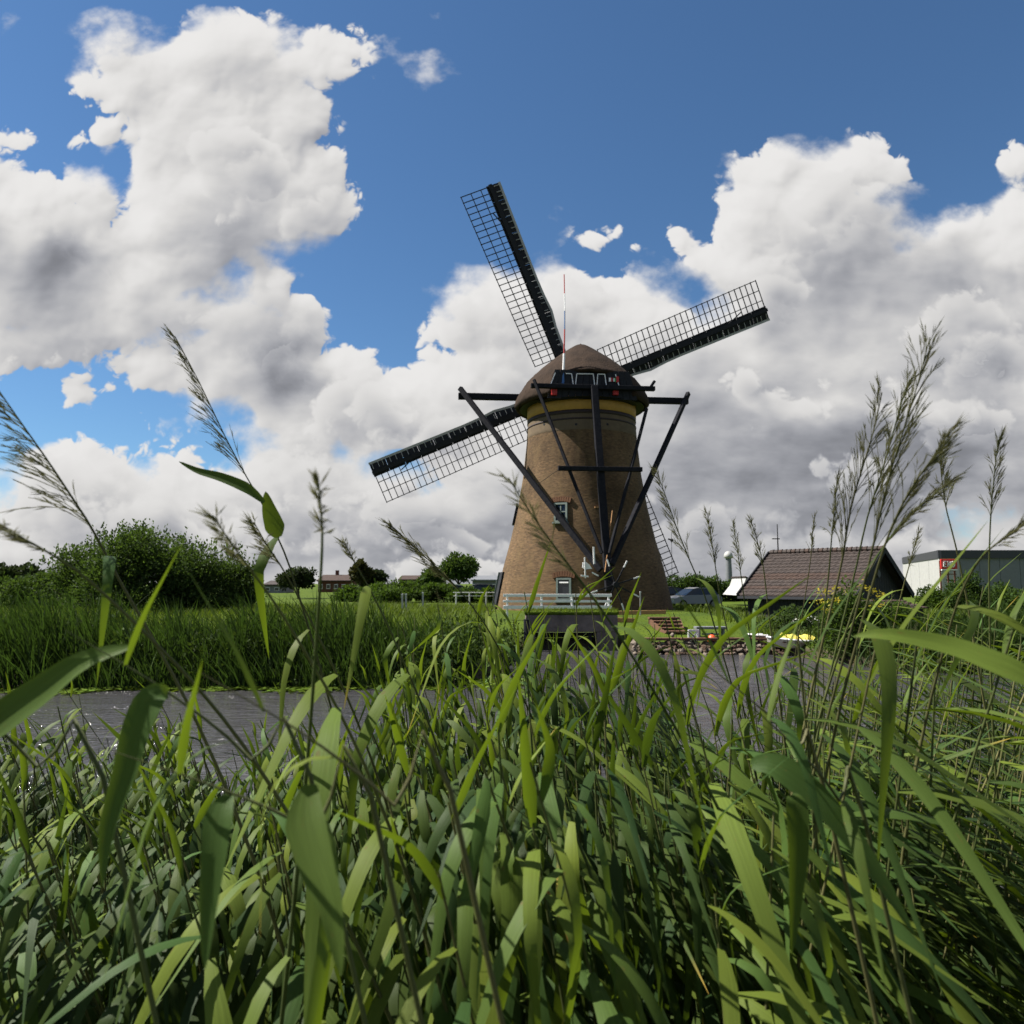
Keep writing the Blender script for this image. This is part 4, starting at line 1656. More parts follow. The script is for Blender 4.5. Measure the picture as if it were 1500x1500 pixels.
s.hexa([lift(B_, z0), lift(Cc, z0), lift(Cc - gd * .1, z0), lift(B_ - gd * .1, z0)], [lift(B_, ze), lift(Cc, ze), lift(Cc - gd * .1, ze), lift(B_ - gd * .1, ze)])
s.hexa([lift(Dd, z0), lift(Cc, z0), lift(Cc + rd * -.1, z0), lift(Dd + rd * -.1, z0)], [lift(Dd, ze), lift(Cc, ze), lift(Cc + rd * -.1, ze), lift(Dd + rd * -.1, ze)])
s.build('rear_wall', MAT['black'], shed)
# roof: courses of tiles, each course a stepped strip of pantiles
RW = GW / 2
rise = zr - ze
over = .35
gr = random.Random(5)


def roof_pt(side, t, l, dz=0.0):
    """t 0 at the eave .. 1 at the ridge, l metres along the ridge"""
    base = A_ + gd * (RW * t - .18 * (1 - t)) if side == 0 else B_ - gd * (RW * t - .18 * (1 - t))
    return lift(base + rd * l, ze - .06 + rise * t + dz)


NC = 14
ROOF = bpy.data.objects.new('roof', None)
s = MB()
for side in (0, 1):
    s.hexa([roof_pt(side, 0, -over + .05, -.1), roof_pt(side, 0, LEN + over - .05, -.1), roof_pt(side, 1, LEN + over - .05, -.1), roof_pt(side, 1, -over + .05, -.1)],
           [roof_pt(side, 0, -over + .05, -.02), roof_pt(side, 0, LEN + over - .05, -.02), roof_pt(side, 1, LEN + over - .05, -.02), roof_pt(side, 1, -over + .05, -.02)])
roof = s.build('roof', MAT['tile'], shed)
tiles_across = 22
for c in range(NC):
    v, f = [], []
    L0, L1 = -over, LEN + over
    m = tiles_across * 4
    jit = [gr.uniform(-.012, .012) for _ in range(tiles_across + 1)]
    for j in range(m + 1):
        l = L0 + (L1 - L0) * j / m
        k = min(tiles_across, j // 4)
        wv = .022 * math.cos(2 * math.pi * (j % 4) / 4) + jit[k]
        v.append(roof_pt(0, c / NC - .012, l, .075 + wv))
        v.append(roof_pt(0, (c + 1) / NC - .002, l, .020 + wv * .6))
        v.append(roof_pt(0, c / NC - .010, l, .0))
    for j in range(m):
        a = 3 * j
        f.append((a, a + 1, a + 4, a + 3))
        f.append((a + 2, a, a + 3, a + 5))
    s = MB()
    s.v, s.f = v, f
    s.build('tile_course', MAT['tile' if gr.random() < .75 else 'tile2'], roof)
for c in range(NC):
    s = MB()
    s.hexa([roof_pt(1, c / NC, -over, 0), roof_pt(1, c / NC, LEN + over, 0), roof_pt(1, (c + 1) / NC, LEN + over, 0), roof_pt(1, (c + 1) / NC, -over, 0)],
           [roof_pt(1, c / NC, -over, .08), roof_pt(1, c / NC, LEN + over, .08), roof_pt(1, (c + 1) / NC, LEN + over, .03), roof_pt(1, (c + 1) / NC, -over, .03)])
    s.build('tile_course', MAT['tile'], roof)
nr = 24
for k in range(nr):
    l = -over + (LEN + 2 * over) * (k + .5) / nr
    p = roof_pt(0, 1, l, .06)
    w_ = (LEN + 2 * over) / nr
    s = MB()
    s.tube([p - rd * (w_ * .52), p + rd * (w_ * .48)], [.15, .11], 8)
    s.build('ridge_tile', MAT['tile2' if k % 3 == 0 else 'tile'], roof)
for l, nm in ((-over - .05, 'verge_board'), (LEN + over + .05, 'verge_board')):
    for side in (0, 1):
        s = MB()
        s.bar(roof_pt(side, -.02, l, .02), roof_pt(side, 1.0, l, .02), .06, .26)
        s.build(nm, MAT['tar'], shed)
s = MB()
s.bar(roof_pt(0, -.03, -over, -.03), roof_pt(0, -.03, LEN + over, -.03), .14, .12)
s.build('gutter', MAT['greydark'], shed)
pm = roof_pt(0, 1, LEN - .1, 0)
s = MB()
s.tube([pm, pm + UP * 1.5], [.035, .02], 6)
s.bar(pm + UP * .75 - LAT * .3, pm + UP * .75 + LAT * .1, .05)
s.build('finial', MAT['rubber'], shed)
s = MB()
wc = lift(A_ + gd * GW * .5 - rd * .06, zr - 1.15)
s.tube([wc, wc + rd * -.05], .17, 16)
s.build('round_vent', MAT['greydark'], shed)

# low annex with broken red tiles in front of the gable
s = MB()
ax0, ax1 = at(1258, 882, 29.6), at(1352, 882, 29.6)
anx = empty('low_annex', (ax0.x, ax0.y, .55), 'low lean-to with weathered reddish tiles below the black gable', 'shed')
za = at(1300, 892, 29.4).z
zb_ = at(1300, 881, 31.2).z
s.box(((ax0.x + ax1.x) / 2, 30.5, (za + .3) / 2), ax1.x - ax0.x, 1.8, za - .3)
s.build('wall', MAT['black'], anx)
gr = random.Random(8)
for c in range(5):
    for k in range(11):
        t0, t1 = c / 5, (c + 1) / 5 + .06
        x0 = ax0.x - .1 + (ax1.x - ax0.x + .2) * k / 11
        x1 = ax0.x - .1 + (ax1.x - ax0.x + .2) * (k + 1) / 11 - .01
        y0, y1 = 29.4 + 2.0 * t0, 29.4 + 2.0 * t1
        j = gr.uniform(-.015, .02)
        h0, h1 = za + (zb_ - za) * t0 + .06 + j, za + (zb_ - za) * t1 + .02 + j
        s = MB()
        s.hexa([(x0, y0, h0 - .03), (x1, y0, h0 - .03), (x1, y1, h1 - .03), (x0, y1, h1 - .03)], [(x0, y0, h0), (x1, y0, h0 + .02), (x1, y1, h1 + .02), (x0, y1, h1)])
        s.build('tile', MAT['tile2' if gr.random() < .6 else 'tile'], anx)

# pale hall with a charcoal fascia and a red sign
HY = 92.0
hc = at(1375, 806, HY)
hall = empty('industrial_hall', (hc.x, HY, .5), 'large grey industrial hall with a charcoal roof band behind the shed', 'building')
xr = at(1640, 806, HY).x
zt = hc.z
zl = at(1375, 818, HY).z
lx, ly = at(1322, 824, HY + 26).x, HY + 26.0
np_ = 9
for i in range(np_):
    a, b = hc.x + (xr - hc.x) * i / np_, hc.x + (xr - hc.x) * (i + 1) / np_ - .05
    s = MB()
    s.box(((a + b) / 2, HY + .1, (zl + .2) / 2), b - a, .2, zl - .2 + .4)
    s.build('wall_panel', MAT['pale' if i == 0 else 'grey'], hall)
Ld = Vector((lx - hc.x, ly - HY, 0))
for i in range(4):
    a, b = Vector((hc.x, HY, 0)) + Ld * (i / 4), Vector((hc.x, HY, 0)) + Ld * ((i + 1) / 4 - .004)
    nn = Vector((Ld.y, -Ld.x, 0)).normalized() * .2
    s = MB()
    s.hexa([lift(a, 0), lift(a + nn, 0), lift(b + nn, 0), lift(b, 0)], [lift(a, zl), lift(a + nn, zl), lift(b + nn, zl), lift(b, zl)])
    s.build('wall_panel', MAT['pale'], hall)
s = MB()
s.box(((hc.x + xr) / 2, HY - .15, (zl + zt) / 2), xr - hc.x + .5, .3, zt - zl)
s.build('fascia', MAT['greydark'], hall)
s = MB()
a, b = Vector((hc.x - .2, HY - .3, 0)), Vector((hc.x - .2, HY - .3, 0)) + Ld
nn = Vector((Ld.y, -Ld.x, 0)).normalized() * .3
s.hexa([lift(b, zl), lift(a, zl), lift(a + nn, zl), lift(b + nn, zl)], [lift(b, zt), lift(a, zt), lift(a + nn, zt), lift(b + nn, zt)])
s.build('fascia', MAT['greydark'], hall)
s = MB()
s.poly([(hc.x, HY, zt - .05), (xr, HY, zt - .05), (xr, HY + 40, zt - .05), (lx, ly, zt - .05)])
s.build('roof', MAT['greydark'], hall)
# sign on a frame in front of the corner
sg = empty('red_sign', (at(1389, 840, 86).x, 86, .6), 'red roadside sign with white letters on a frame in front of the pale hall', 'sign')
c0, c1 = at(1378.5, 840.5, 86), at(1401, 819, 86)
s = MB()
s.box(((c0.x + c1.x) / 2, 86, (at(1390, 833.5, 86).z + c1.z) / 2), c1.x - c0.x, .25, c1.z - at(1390, 833.5, 86).z)
s.build('sign_board', MAT['red'], sg, bevel=.05)
s = MB()
s.box(((c0.x + c1.x) / 2, 85.95, at(1390, 834.8, 86).z), c1.x - c0.x - .1, .22, .12)
s.build('white_strip', MAT['white'], sg)
s = MB()
for px in (1379, 1390, 1400):
    x = at(px, 840, 86).x
    s.box((x, 86.2, (c1.z + .4) / 2 - .2), .14, .14, c1.z - .4)
for py in (836, 841):
    s.box(((c0.x + c1.x) / 2, 86.2, at(1390, py, 86).z), c1.x - c0.x, .1, .1)
s.build('frame', MAT['rust'], sg)


def sign_letters(txt, px0, px1, py0, py1, Y, mat, parent):
    """the word as raised strokes, leaning a little to the right"""
    G = {'E': [((0, 0), (0, 1)), ((0, 0), (.75, 0)), ((0, .5), (.65, .5)), ((0, 1), (.75, 1))],
         'N': [((0, 0), (0, 1)), ((0, 1), (.8, 0)), ((.8, 0), (.8, 1))],
         'G': [((.8, .85), (.6, 1)), ((.6, 1), (.2, 1)), ((.2, 1), (0, .75)), ((0, .75), (0, .25)), ((0, .25), (.2, 0)), ((.2, 0), (.6, 0)), ((.6, 0), (.8, .2)), ((.8, .2), (.8, .48)), ((.8, .48), (.45, .48))]}
    n = len(txt)
    a, b = at(px0, py1, Y), at(px1, py0, Y)
    cw = (b.x - a.x) / n
    H = b.z - a.z
    for i, ch in enumerate(txt):
        s = MB()
        for (p, q) in G[ch]:
            P, Q = [Vector((a.x + cw * i + cw * .82 * t[0] + .16 * t[1] * cw, Y, a.z + H * t[1])) for t in (p, q)]
            s.bar(P, Q, H * .20, .06, (0, 0, 1) if abs(Q.x - P.x) < 1e-3 else (0, 1, 0))
        o = s.build('letter', mat, parent)


sign_letters('ENG', 1382.5, 1399.5, 822.5, 830, 85.82, MAT['white'], sg)

# far pieces right of the mill
ww = empty('pale_tower', (at(1068, 850, 160).x, 160, .6), 'pale far tower with a white rounded top right of the mill', 'tower')
c = at(1067, 818, 160)
s = MB()
s.lathe((c.x, 160, 0), [(.75, .3), (.7, c.z * .6), (.6, c.z + .1)], 16)
s.build('shaft', MAT['grey'], ww)
s = MB()
s.lathe((c.x, 160, c.z), [(.6, 0), (.95, .1), (.95, .7), (.75, 1.2), (.4, 1.5), (.1, 1.6)], 16)
s.build('rounded_top', MAT['pale'], ww, smooth=True)
wv = empty('weather_vane', (at(983, 850, 70).x, 70, .7), 'thin pole with a dark weather vane in the gap right of the lowest sail', 'pole')
s = MB()
a, b = at(984, 835, 70), at(983.5, 780, 70)
s.tube([(a.x, 70, .6), (b.x, 70, b.z)], [.03, .02], 5)
s.build('pole', MAT['rubber'], wv)
c = at(984, 791, 70)
s = MB()
s.lathe((c.x, 70, c.z - .2), [(.03, 0), (.16, .1), (.16, .25), (.03, .36)], 8)
s.bar(c, c + Vector((-.35, 0, .1)), .06, .14)
s.build('vane', MAT['rubber'], wv)
gb = empty('white_gable_house', (at(1095, 862, 58).x, 58, .6), 'sunlit white gable showing behind the left end of the shed roof', 'house')
s = MB()
p = [at(1078, 872, 58), at(1112, 872, 58), at(1110, 856, 58), at(1093, 846, 58), at(1089, 858, 58)]
p2 = [q + Vector((.4, 5, 0)) for q in p]
s.poly(p)
s.poly(p2[::-1])
for i in range(5):
    s.poly([p[(i + 1) % 5], p[i], p2[i], p2[(i + 1) % 5]])
s.build('wall', MAT['pale'], gb)
s = MB()
s.hexa([p[3] + Vector((-.1, -.1, .02)), p[2] + Vector((.1, -.1, .02)), p2[2] + Vector((.1, 0, .02)), p2[3] + Vector((-.1, 0, .02))],
       [p[3] + Vector((-.1, -.1, .12)), p[2] + Vector((.1, -.1, .12)), p2[2] + Vector((.1, 0, .12)), p2[3] + Vector((-.1, 0, .12))])
s.build('roof', MAT['tile'], gb)


# ------------------------------------------------------------------ cars
def car(px, py, Y, heading, paint, label, L_=4.1, group='cars parked beyond the mill'):
    b = at(px, py, Y)
    gz = float(ground_z(b.x, Y))
    r = empty('parked_car', (b.x, Y, gz), label, 'car', group)
    X = Vector((math.cos(heading), math.sin(heading), 0))
    S = Vector((-X.y, X.x, 0))
    o = Vector((b.x, Y, gz))

    def loft(name, prof, hw, mat, parent, top_in=0.0):
        s = MB()
        n = len(prof)
        zs = [p[1] for p in prof]
        zm, zM = min(zs), max(zs)
        lft = [o + X * p[0] + UP * p[1] - S * (hw - top_in * (p[1] - zm) / (zM - zm)) for p in prof]
        rgt = [o + X * p[0] + UP * p[1] + S * (hw - top_in * (p[1] - zm) / (zM - zm)) for p in prof]
        s.poly(lft)
        s.poly(rgt[::-1])
        for i in range(n):
            j = (i + 1) % n
            s.poly([lft[j], lft[i], rgt[i], rgt[j]])
        return s.build(name, MAT[mat], parent, bevel=.04)
    k = L_ / 4.1
    loft('body', [(-2.0 * k, .32), (-2.05 * k, .75), (-1.85 * k, .98), (.65 * k, .96), (1.55 * k, .84), (2.0 * k, .68), (2.05 * k, .34)], .84, paint, r, .06)
    loft('cabin', [(-1.80 * k, .95), (-1.45 * k, 1.42), (-.2 * k, 1.47), (.30 * k, 1.38), (1.05 * k, .93)], .76, 'glass', r, .16)
    loft('roof', [(-1.42 * k, 1.40), (-.95 * k, 1.48), (-.2 * k, 1.505), (.28 * k, 1.41), (.2 * k, 1.39), (-.3 * k, 1.44), (-1.3 * k, 1.39)], .62, paint, r)
    for t in (-1.25 * k, 1.28 * k):
        for sd in (-1, 1):
            c = o + X * t + S * (sd * .76) + UP * .31
            s = MB()
            s.tube([c - S * .1, c + S * .1], .31, 16)
            w_ = s.build('wheel', MAT['rubber'], r)
            s = MB()
            s.tube([c + S * sd * .095, c + S * sd * .112], .19, 12)
            s.build('hubcap', MAT['metal'], w_)
    for sd in (-1, 1):
        s = MB()
        s.box(o + X * (1.93 * k) + S * (sd * .6) + UP * .66, .2, .3, .14, (X, S, UP))
        s.build('headlight', MAT['pale'], r)
    return r


car(1014, 890, 54, R(200), 'metal', 'silver hatchback parked right of the mill, its bonnet towards it')
car(988, 886, 56, R(10), 'black', 'black car half hidden by the right foot of the mill')
car(672, 881, 66, R(5), 'white', 'small white car beyond the fence left of the mill door')
car(697, 881, 68, R(185), 'metal', 'light grey car right beside the small white one')

# ------------------------------------------------------------------ sluice, railings, bank, boats
slu = empty('concrete_sluice', (2.2, 27.3, .0), 'weathered concrete sluice with a dark opening in the bank below the mill', 'sluice')
y0 = 26.9
xa, xb = at(770, 905, y0).x, at(905, 905, y0).x
zt = at(800, 901, y0).z
zb2 = at(800, 926, y0).z
s = MB()
s.box(((xa + xb) / 2, y0 + .6, (zt + zb2) / 2), xb - xa, 1.2, zt - zb2)
s.build('lintel_beam', MAT['concrete'], slu, bevel=.03)
s = MB()
s.box(((xa + xb) / 2, y0 + .62, zt + .07), xb - xa + .1, 1.26, .14)
s.build('turf_cover', bpy.data.materials['grassland'], slu, bevel=.05)
gq = np.random.default_rng(5)
nq_ = 1500
bq = np.stack([gq.uniform(xa - .05, xb + .05, nq_), gq.uniform(y0 - .05, y0 + 1.3, nq_), np.full(nq_, zt + .10)], -1)
tag(blades('turf_grass', bq, gq.uniform(.06, .22, nq_), np.stack([gq.normal(0, .05, nq_), gq.normal(-.05, .05, nq_), np.zeros(nq_)], -1), np.full(nq_, .02), MAT['lawn'], 2, gq), kind='stuff')
x1_, x2_ = at(874, 930, y0).x, at(905, 930, y0).x
s = MB()
s.box(((x1_ + x2_) / 2, y0 + .55, (zb2 - .5) / 2), x2_ - x1_, 1.1, zb2 + .5 - .004)
s.build('pier', MAT['concrete'], slu, bevel=.03)
x3_ = at(784, 930, y0).x
s = MB()
s.box(((xa + x3_) / 2, y0 + .55, (zb2 - .5) / 2), x3_ - xa, 1.1, zb2 + .5 - .004)
s.build('pier', MAT['concrete'], slu, bevel=.03)
s = MB()
s.box(((xa + xb) / 2, y0 + 1.3, .0), xb - xa - .1, .1, 1.1)
s.build('rear_wall', MAT['black'], slu)
s = MB()
s.box((at(866, 935, y0).x, y0 + .35, .1), .12, .12, 1.0)
s.build('gate_post', MAT['tar'], slu)
s = MB()
s.tube([at(771, 918, 26.5) + Vector((0, 0, -.5)), at(771, 907, 26.5)], .1, 8)
s.build('mooring_post', MAT['tar'], slu)


def railing(name, px0, px1, Y, rails, posts, label, th=.07, group=None):
    """white fence: rails as (row, height of the board), posts as columns"""
    a, b = at(px0, rails[0][0], Y), at(px1, rails[0][0], Y)
    gz = float(ground_z((a.x + b.x) / 2, Y))
    r = empty(name, ((a.x + b.x) / 2, Y, gz), label, 'fence', group)
    for (py, hh) in rails:
        z = at(750, py, Y).z
        s = MB()
        s.box(((a.x + b.x) / 2, Y, z), b.x - a.x, th, hh)
        s.build('rail', MAT['white'], r, bevel=.008)
    z1 = at(750, rails[0][0], Y).z
    for px in posts:
        x = at(px, 870, Y).x
        s = MB()
        s.box((x, Y + th + .004, (gz - .15 + z1) / 2), .09, .09, z1 - gz + .15)
        s.build('post', MAT['white'], r, bevel=.008)
    return r


railing('white_railing', 737, 896, 33.0, [(872.2, .13), (880.8, .10), (889.5, .15)], (743, 793.5, 838, 892), 'white three-rail railing above the sluice in front of the mill', .10)
railing('white_railing', 664, 735, 48.0, [(868, .05), (873, .04)], (668, 687.5, 712), 'thin white railing left of the mill door')
bp_ = [(589, 871, 884, 40, 'leaning white post on the left in the meadow grass'), (594.5, 871, 886, 40, 'leaning white post beside the first one in the meadow grass'), (619.5, 869, 886, 41, 'upright white post below the bushy round tree'), (938, 868, 893, 36, 'thin white stake at the right foot of the mill')]
for i, (px, t, b_, Y_, lab) in enumerate(bp_):
    p0, p1 = at(px + (1 if i < 2 else 0), b_, Y_), at(px, t, Y_)
    p0.z = float(ground_z(p0.x, Y_)) - .2
    r = empty('white_post', (p0.x, Y_, p0.z + .2), lab, 'post', 'white posts in the grass')
    s = MB()
    s.bar(p0, p1, .09 if i < 3 else .05)
    s.build('stake', MAT['pale'], r)
    s = MB()
    s.bar(p1, p1 + UP * .05, .11 if i < 3 else .07)
    s.build('cap', MAT['white'], r)

# timber edging right of the sluice
for (px0, py0, px1, py1, Y_, lab) in ((905, 894, 975, 896, 36.5, 'long orange timber lying on the grass at the foot of the mill'), (902, 899, 930, 905, 32.5, 'short orange timber lying askew beside the sluice')):
    a, b = at(px0, py0, Y_), at(px1, py1, Y_)
    o = bar_obj('timber', (a.x, Y_, float(ground_z(a.x, Y_)) + .10), (b.x, Y_, float(ground_z(b.x, Y_)) + .10), .16, .18, MAT['timber'], None)
    tag(o, lab, 'timber', 'timbers on the grass')

# brown steps going down to the water
st = empty('garden_steps', (at(980, 915, 29.5).x, 29.5, .3), 'short flight of brown wooden steps going down to the bank right of the mill', 'steps')
for k in range(5):
    t = k / 4
    Y_ = 31.0 - 3.0 * t
    a, b = at(950 + 24 * t, 903.5 + 20 * t, Y_), at(994 + 8 * t, 903.5 + 20 * t, Y_)
    s = MB()
    s.box(((a.x + b.x) / 2, Y_, a.z - .05), b.x - a.x, .42, .07)
    s.box(((a.x + b.x) / 2, Y_ + .16, a.z - .20), b.x - a.x - .05, .05, .22)
    s.build('step', MAT['plank'], st)
for px_ in (0, 1):
    s = MB()
    a, b = at((952, 996)[px_], 908, 31.0), at((975, 1003)[px_], 928, 28.0)
    s.bar(a - UP * .06, b - UP * .06, .06, .22)
    s.build('stringer', MAT['plank'], st)

# rubble bank and its coping
rb = empty('rubble_bank', (6.8, 25.4, 0), 'low rubble stone bank with a plank coping along the water right of the sluice', 'embankment')
gr = random.Random(12)
X0, X1 = at(930, 950, 25.3).x, at(1192, 950, 25.3).x
import bmesh
STN = []
for k in range(10):
    s = MB()
    n_ = 9
    pts = []
    for i in range(26):
        d = Vector((gr.gauss(0, 1), gr.gauss(0, 1), gr.gauss(0, 1))).normalized()
        pts.append(d * gr.uniform(.8, 1.1))
    bm = bmesh.new()
    for p in pts:
        bm.verts.new(p)
    bmesh.ops.convex_hull(bm, input=bm.verts)
    me = bpy.data.meshes.new('stone')
    bm.to_mesh(me)
    bm.free()
    me.materials.append(MAT['stone' if k % 3 else 'stone2'])
    STN.append(me)
k = 0
x = X0
while x < X1 and k < 250:
    for row in range(4):
        o = bpy.data.objects.new('stone', STN[gr.randrange(10)])
        sc_ = gr.uniform(.07, .13)
        link(o, rb, (x + gr.uniform(-.05, .05), 25.18 + row * .10 + gr.uniform(-.05, .05), .02 + row * .115 + gr.uniform(-.02, .02)))
        o.scale = (sc_ * 1.5, sc_, sc_ * .8)
        o.rotation_euler = (gr.uniform(-.5, .5), gr.uniform(-.4, .4), gr.uniform(0, 6))
        k += 1
    x += .17
cop = at(1000, 941, 25.3).z
x = X0
while x < X1 - .2:
    l = min(gr.uniform(1.3, 2.2), X1 - x)
    s = MB()
    s.box((x + l / 2, 25.52, .50), l - .03, .30, .08)
    s.build('coping_plank', MAT['plank'], rb)
    x += l
# white crossed railing on the bank
wr = empty('white_trestle', (at(1016, 940, 26.2).x, 26.2, .5), 'small white trestle with crossed braces on the rubble bank', 'trestle')
for (a, b, w_) in (((1009, 924), (1009, 940), .06), ((1022.5, 924), (1022.5, 942), .06), ((1010, 925), (1022, 939), .045), ((1022, 925), (1010, 939), .045), ((1008, 939.5), (1023, 939.5), .05), ((1008, 923.5), (1024, 923.5), .06)):
    bar_obj('batten', at(*a, 26.2), at(*b, 26.2), w_, w_, MAT['white'], wr, (0, 1, 0))
tb = empty('grey_bench', (at(1042, 930, 27.2).x, 27.2, .5), 'long grey plank bench on the grass behind the rubble bank', 'bench')
s = MB()
a, b = at(1018, 919.5, 27.2), at(1063, 919.5, 27.2)
s.box(((a.x + b.x) / 2, 27.2, a.z), b.x - a.x, .42, .09)
s.build('seat', MAT['grey'], tb, bevel=.01)
for x in (a.x + .12, b.x - .12):
    s = MB()
    s.box((x, 27.2, (a.z - .05 + .4) / 2), .07, .36, a.z - .05 - .4)
    s.build('leg', MAT['grey'], tb)
s = MB()
s.box(((a.x + b.x) / 2 + .1, 27.24, at(1040, 929, 27.2).z), b.x - a.x - .4, .30, .05)
s.build('lower_shelf', MAT['grey'], tb)
bu = empty('orange_buoy', (at(1043, 938, 25.9).x, 25.9, .55), 'round orange red buoy lying on the rubble bank beside the trestle', 'buoy')
c = at(1043, 937, 25.9)
s = MB()
s.lathe((c.x, c.y, c.z - .17), [(.03, 0), (.10, .03), (.155, .10), (.165, .18), (.14, .27), (.09, .32), (.05, .35)], 16)
s.build('float', MAT['orange'], bu, smooth=True)
s = MB()
s.tube([c + UP * .16, c + UP * .24], .045, 8)
s.build('eye', MAT['rubber'], bu)
px_ = empty('figure_ornament', (at(986, 937, 25.8).x, 25.8, .55), 'small pale stone garden ornament on the bank below the steps', 'ornament')
c = at(986, 937, 25.8)
s = MB()
s.lathe((c.x, c.y, c.z - .10), [(.06, -.06), (.13, 0), (.12, .1), (.07, .16), (.03, .19)], 10)
s.build('base', MAT['stone2'], px_, smooth=True)
s = MB()
s.lathe((c.x - .02, c.y, c.z + .08), [(.02, 0), (.07, .05), (.07, .11), (.02, .16)], 10)
s.build('head', MAT['stone2'], px_, smooth=True)


def boat(name, px0, px1, py0, py1, Y, hull, label, cat, beam_=.62, tarp=None):
    """hull lying along the bank, bow to the left"""
    a, b = at(px0, py1, Y), at(px1, py1, Y)
    H = at(px0, py0, Y).z - a.z
    L_ = b.x - a.x
    r = empty(name, ((a.x + b.x) / 2, Y, a.z), label, cat)
    st_ = []
    N_ = 12
    for i in range(N_ + 1):
        t = i / N_
        hw = beam_ * (math.sin(min(1, t * 1.5) * math.pi / 2)) * (1 - .12 * t) + .01
        sheer = H * (1 + .30 * (1 - t) ** 2)
        keel = H * .45 * (1 - t) ** 3
        ring_ = []
        for q in (-1, -.86, -.5, 0, .5, .86, 1):
            z = keel + (sheer - keel) * (abs(q) ** 2.6)
            ring_.append(Vector((a.x + L_ * t, Y + hw * q, a.z + z)))
        st_.append(ring_)
    s = MB()
    for i in range(N_):
        for k in range(6):
            s.poly([st_[i][k], st_[i + 1][k], st_[i + 1][k + 1], st_[i][k + 1]])
    s.poly(st_[-1])
    s.build('hull', MAT[hull], r, smooth=True)
    s = MB()
    for k in (0, 6):
        s.tube([st_[i][k] for i in range(N_ + 1)], .035, 6)
    s.build('gunwale', MAT['white'], r)
    for t in (4, 8):
        s = MB()
        p, q = st_[t][1], st_[t][5]
        s.bar(p, q, .2, .04)
        s.build('thwart', MAT['plank'], r)
    if tarp:
        s = MB()
        i0, i1 = tarp
        for i in range(i0, i1):
            pa, pb = st_[i], st_[i + 1]
            for k, (p, q, p2, q2) in enumerate(((pa[0], pb[0], None, None), (pa[6], pb[6], None, None))):
                mid = (pa[0] + pa[6]) / 2 + UP * (.16 + .03 * math.sin(i * 2))
                mid2 = (pb[0] + pb[6]) / 2 + UP * (.16 + .03 * math.sin(i * 2 + 2))
                s.poly([p + UP * .02, q + UP * .02, mid2, mid])
        s.build('tarpaulin', MAT['yelltarp'], r)
    return r


boat('white_dinghy', 1124, 1191, 937, 951, 25.0, 'cream', 'cream white dinghy under a bright yellow tarpaulin on the bank', 'dinghy', .62, (3, 12))
boat('upturned_canoe', 1092, 1121, 930, 935, 25.9, 'turq', 'small grey green canoe lying behind the dinghy on the bank', 'canoe', .3)

# ------------------------------------------------------------------ reeds on the near bank
NS = 10                                            # leaf segments


def leaf_shape(e0, e1, curl, twist, w, fold, kink=None):
    """unit-length reed leaf growing along +x from the origin; returns 3 rows of points"""
    p = np.zeros(3)
    rows = []
    for i in range(NS + 1):
        t = i / NS
        e = e0 + (e1 - e0) * min(1.0, t / .55) ** curl
        if kink and t > kink[0]:
            e -= kink[1]
        d = np.array([math.cos(e), 0, math.sin(e)])
        if i:
            p = p + d / NS
        nrm = np.array([-math.sin(e), 0, math.cos(e)])
        tw = twist * t ** 1.5
        side = np.array([0, 1, 0]) * math.cos(tw) + nrm * math.sin(tw)
        up = np.cross(d, side)
        prof = min(1.0, .34 + 3.4 * t) * (1 - t) ** .85 * 1.22
        hw = w * .5 * prof + .0006
        rows.append((p - side * hw - up * hw * fold, p.copy(), p + side * hw - up * hw * fold))
    v = np.array(rows).reshape(-1, 3)
    pos = np.array([[a, i / NS, 0] for i in range(NS + 1) for a in (0, .5, 1)])
    return v, pos


LQ = np.array([[3 * i + a, 3 * i + a + 1, 3 * i + a + 4, 3 * i + a + 3] for i in range(NS) for a in (0, 1)])
lr = random.Random(4)
LEAVES = []                                        # (vertices, leaf_pos)
for k in range(34):
    e0 = R(lr.uniform(5, 55))
    e1 = R(lr.uniform(-92, -55))
    kink = (lr.uniform(.25, .55), R(lr.uniform(15, 45))) if k % 4 == 0 else None
    LEAVES.append(leaf_shape(e0, e1, lr.uniform(.35, .75), lr.uniform(-.7, .7), lr.uniform(.050, .074), lr.uniform(.02, .25), kink))
for k in range(8):                                 # young upright ones
    LEAVES.append(leaf_shape(R(lr.uniform(62, 84)), R(lr.uniform(15, 60)), lr.uniform(1, 1.8), lr.uniform(-.6, .6), lr.uniform(.05, .068), lr.uniform(.25, .6)))
for k in range(16):                                # swept out by the wind
    LEAVES.append(leaf_shape(R(lr.uniform(-5, 28)), R(lr.uniform(-58, -28)), lr.uniform(.4, .9), lr.uniform(-.8, .8), lr.uniform(.048, .070), lr.uniform(.02, .25)))
LEAF_ME = [raw_mesh('leaf', v, quads=LQ, mat=MAT['reedleaf'], attr={'leaf_pos': p}, smooth=True) for v, p in LEAVES]


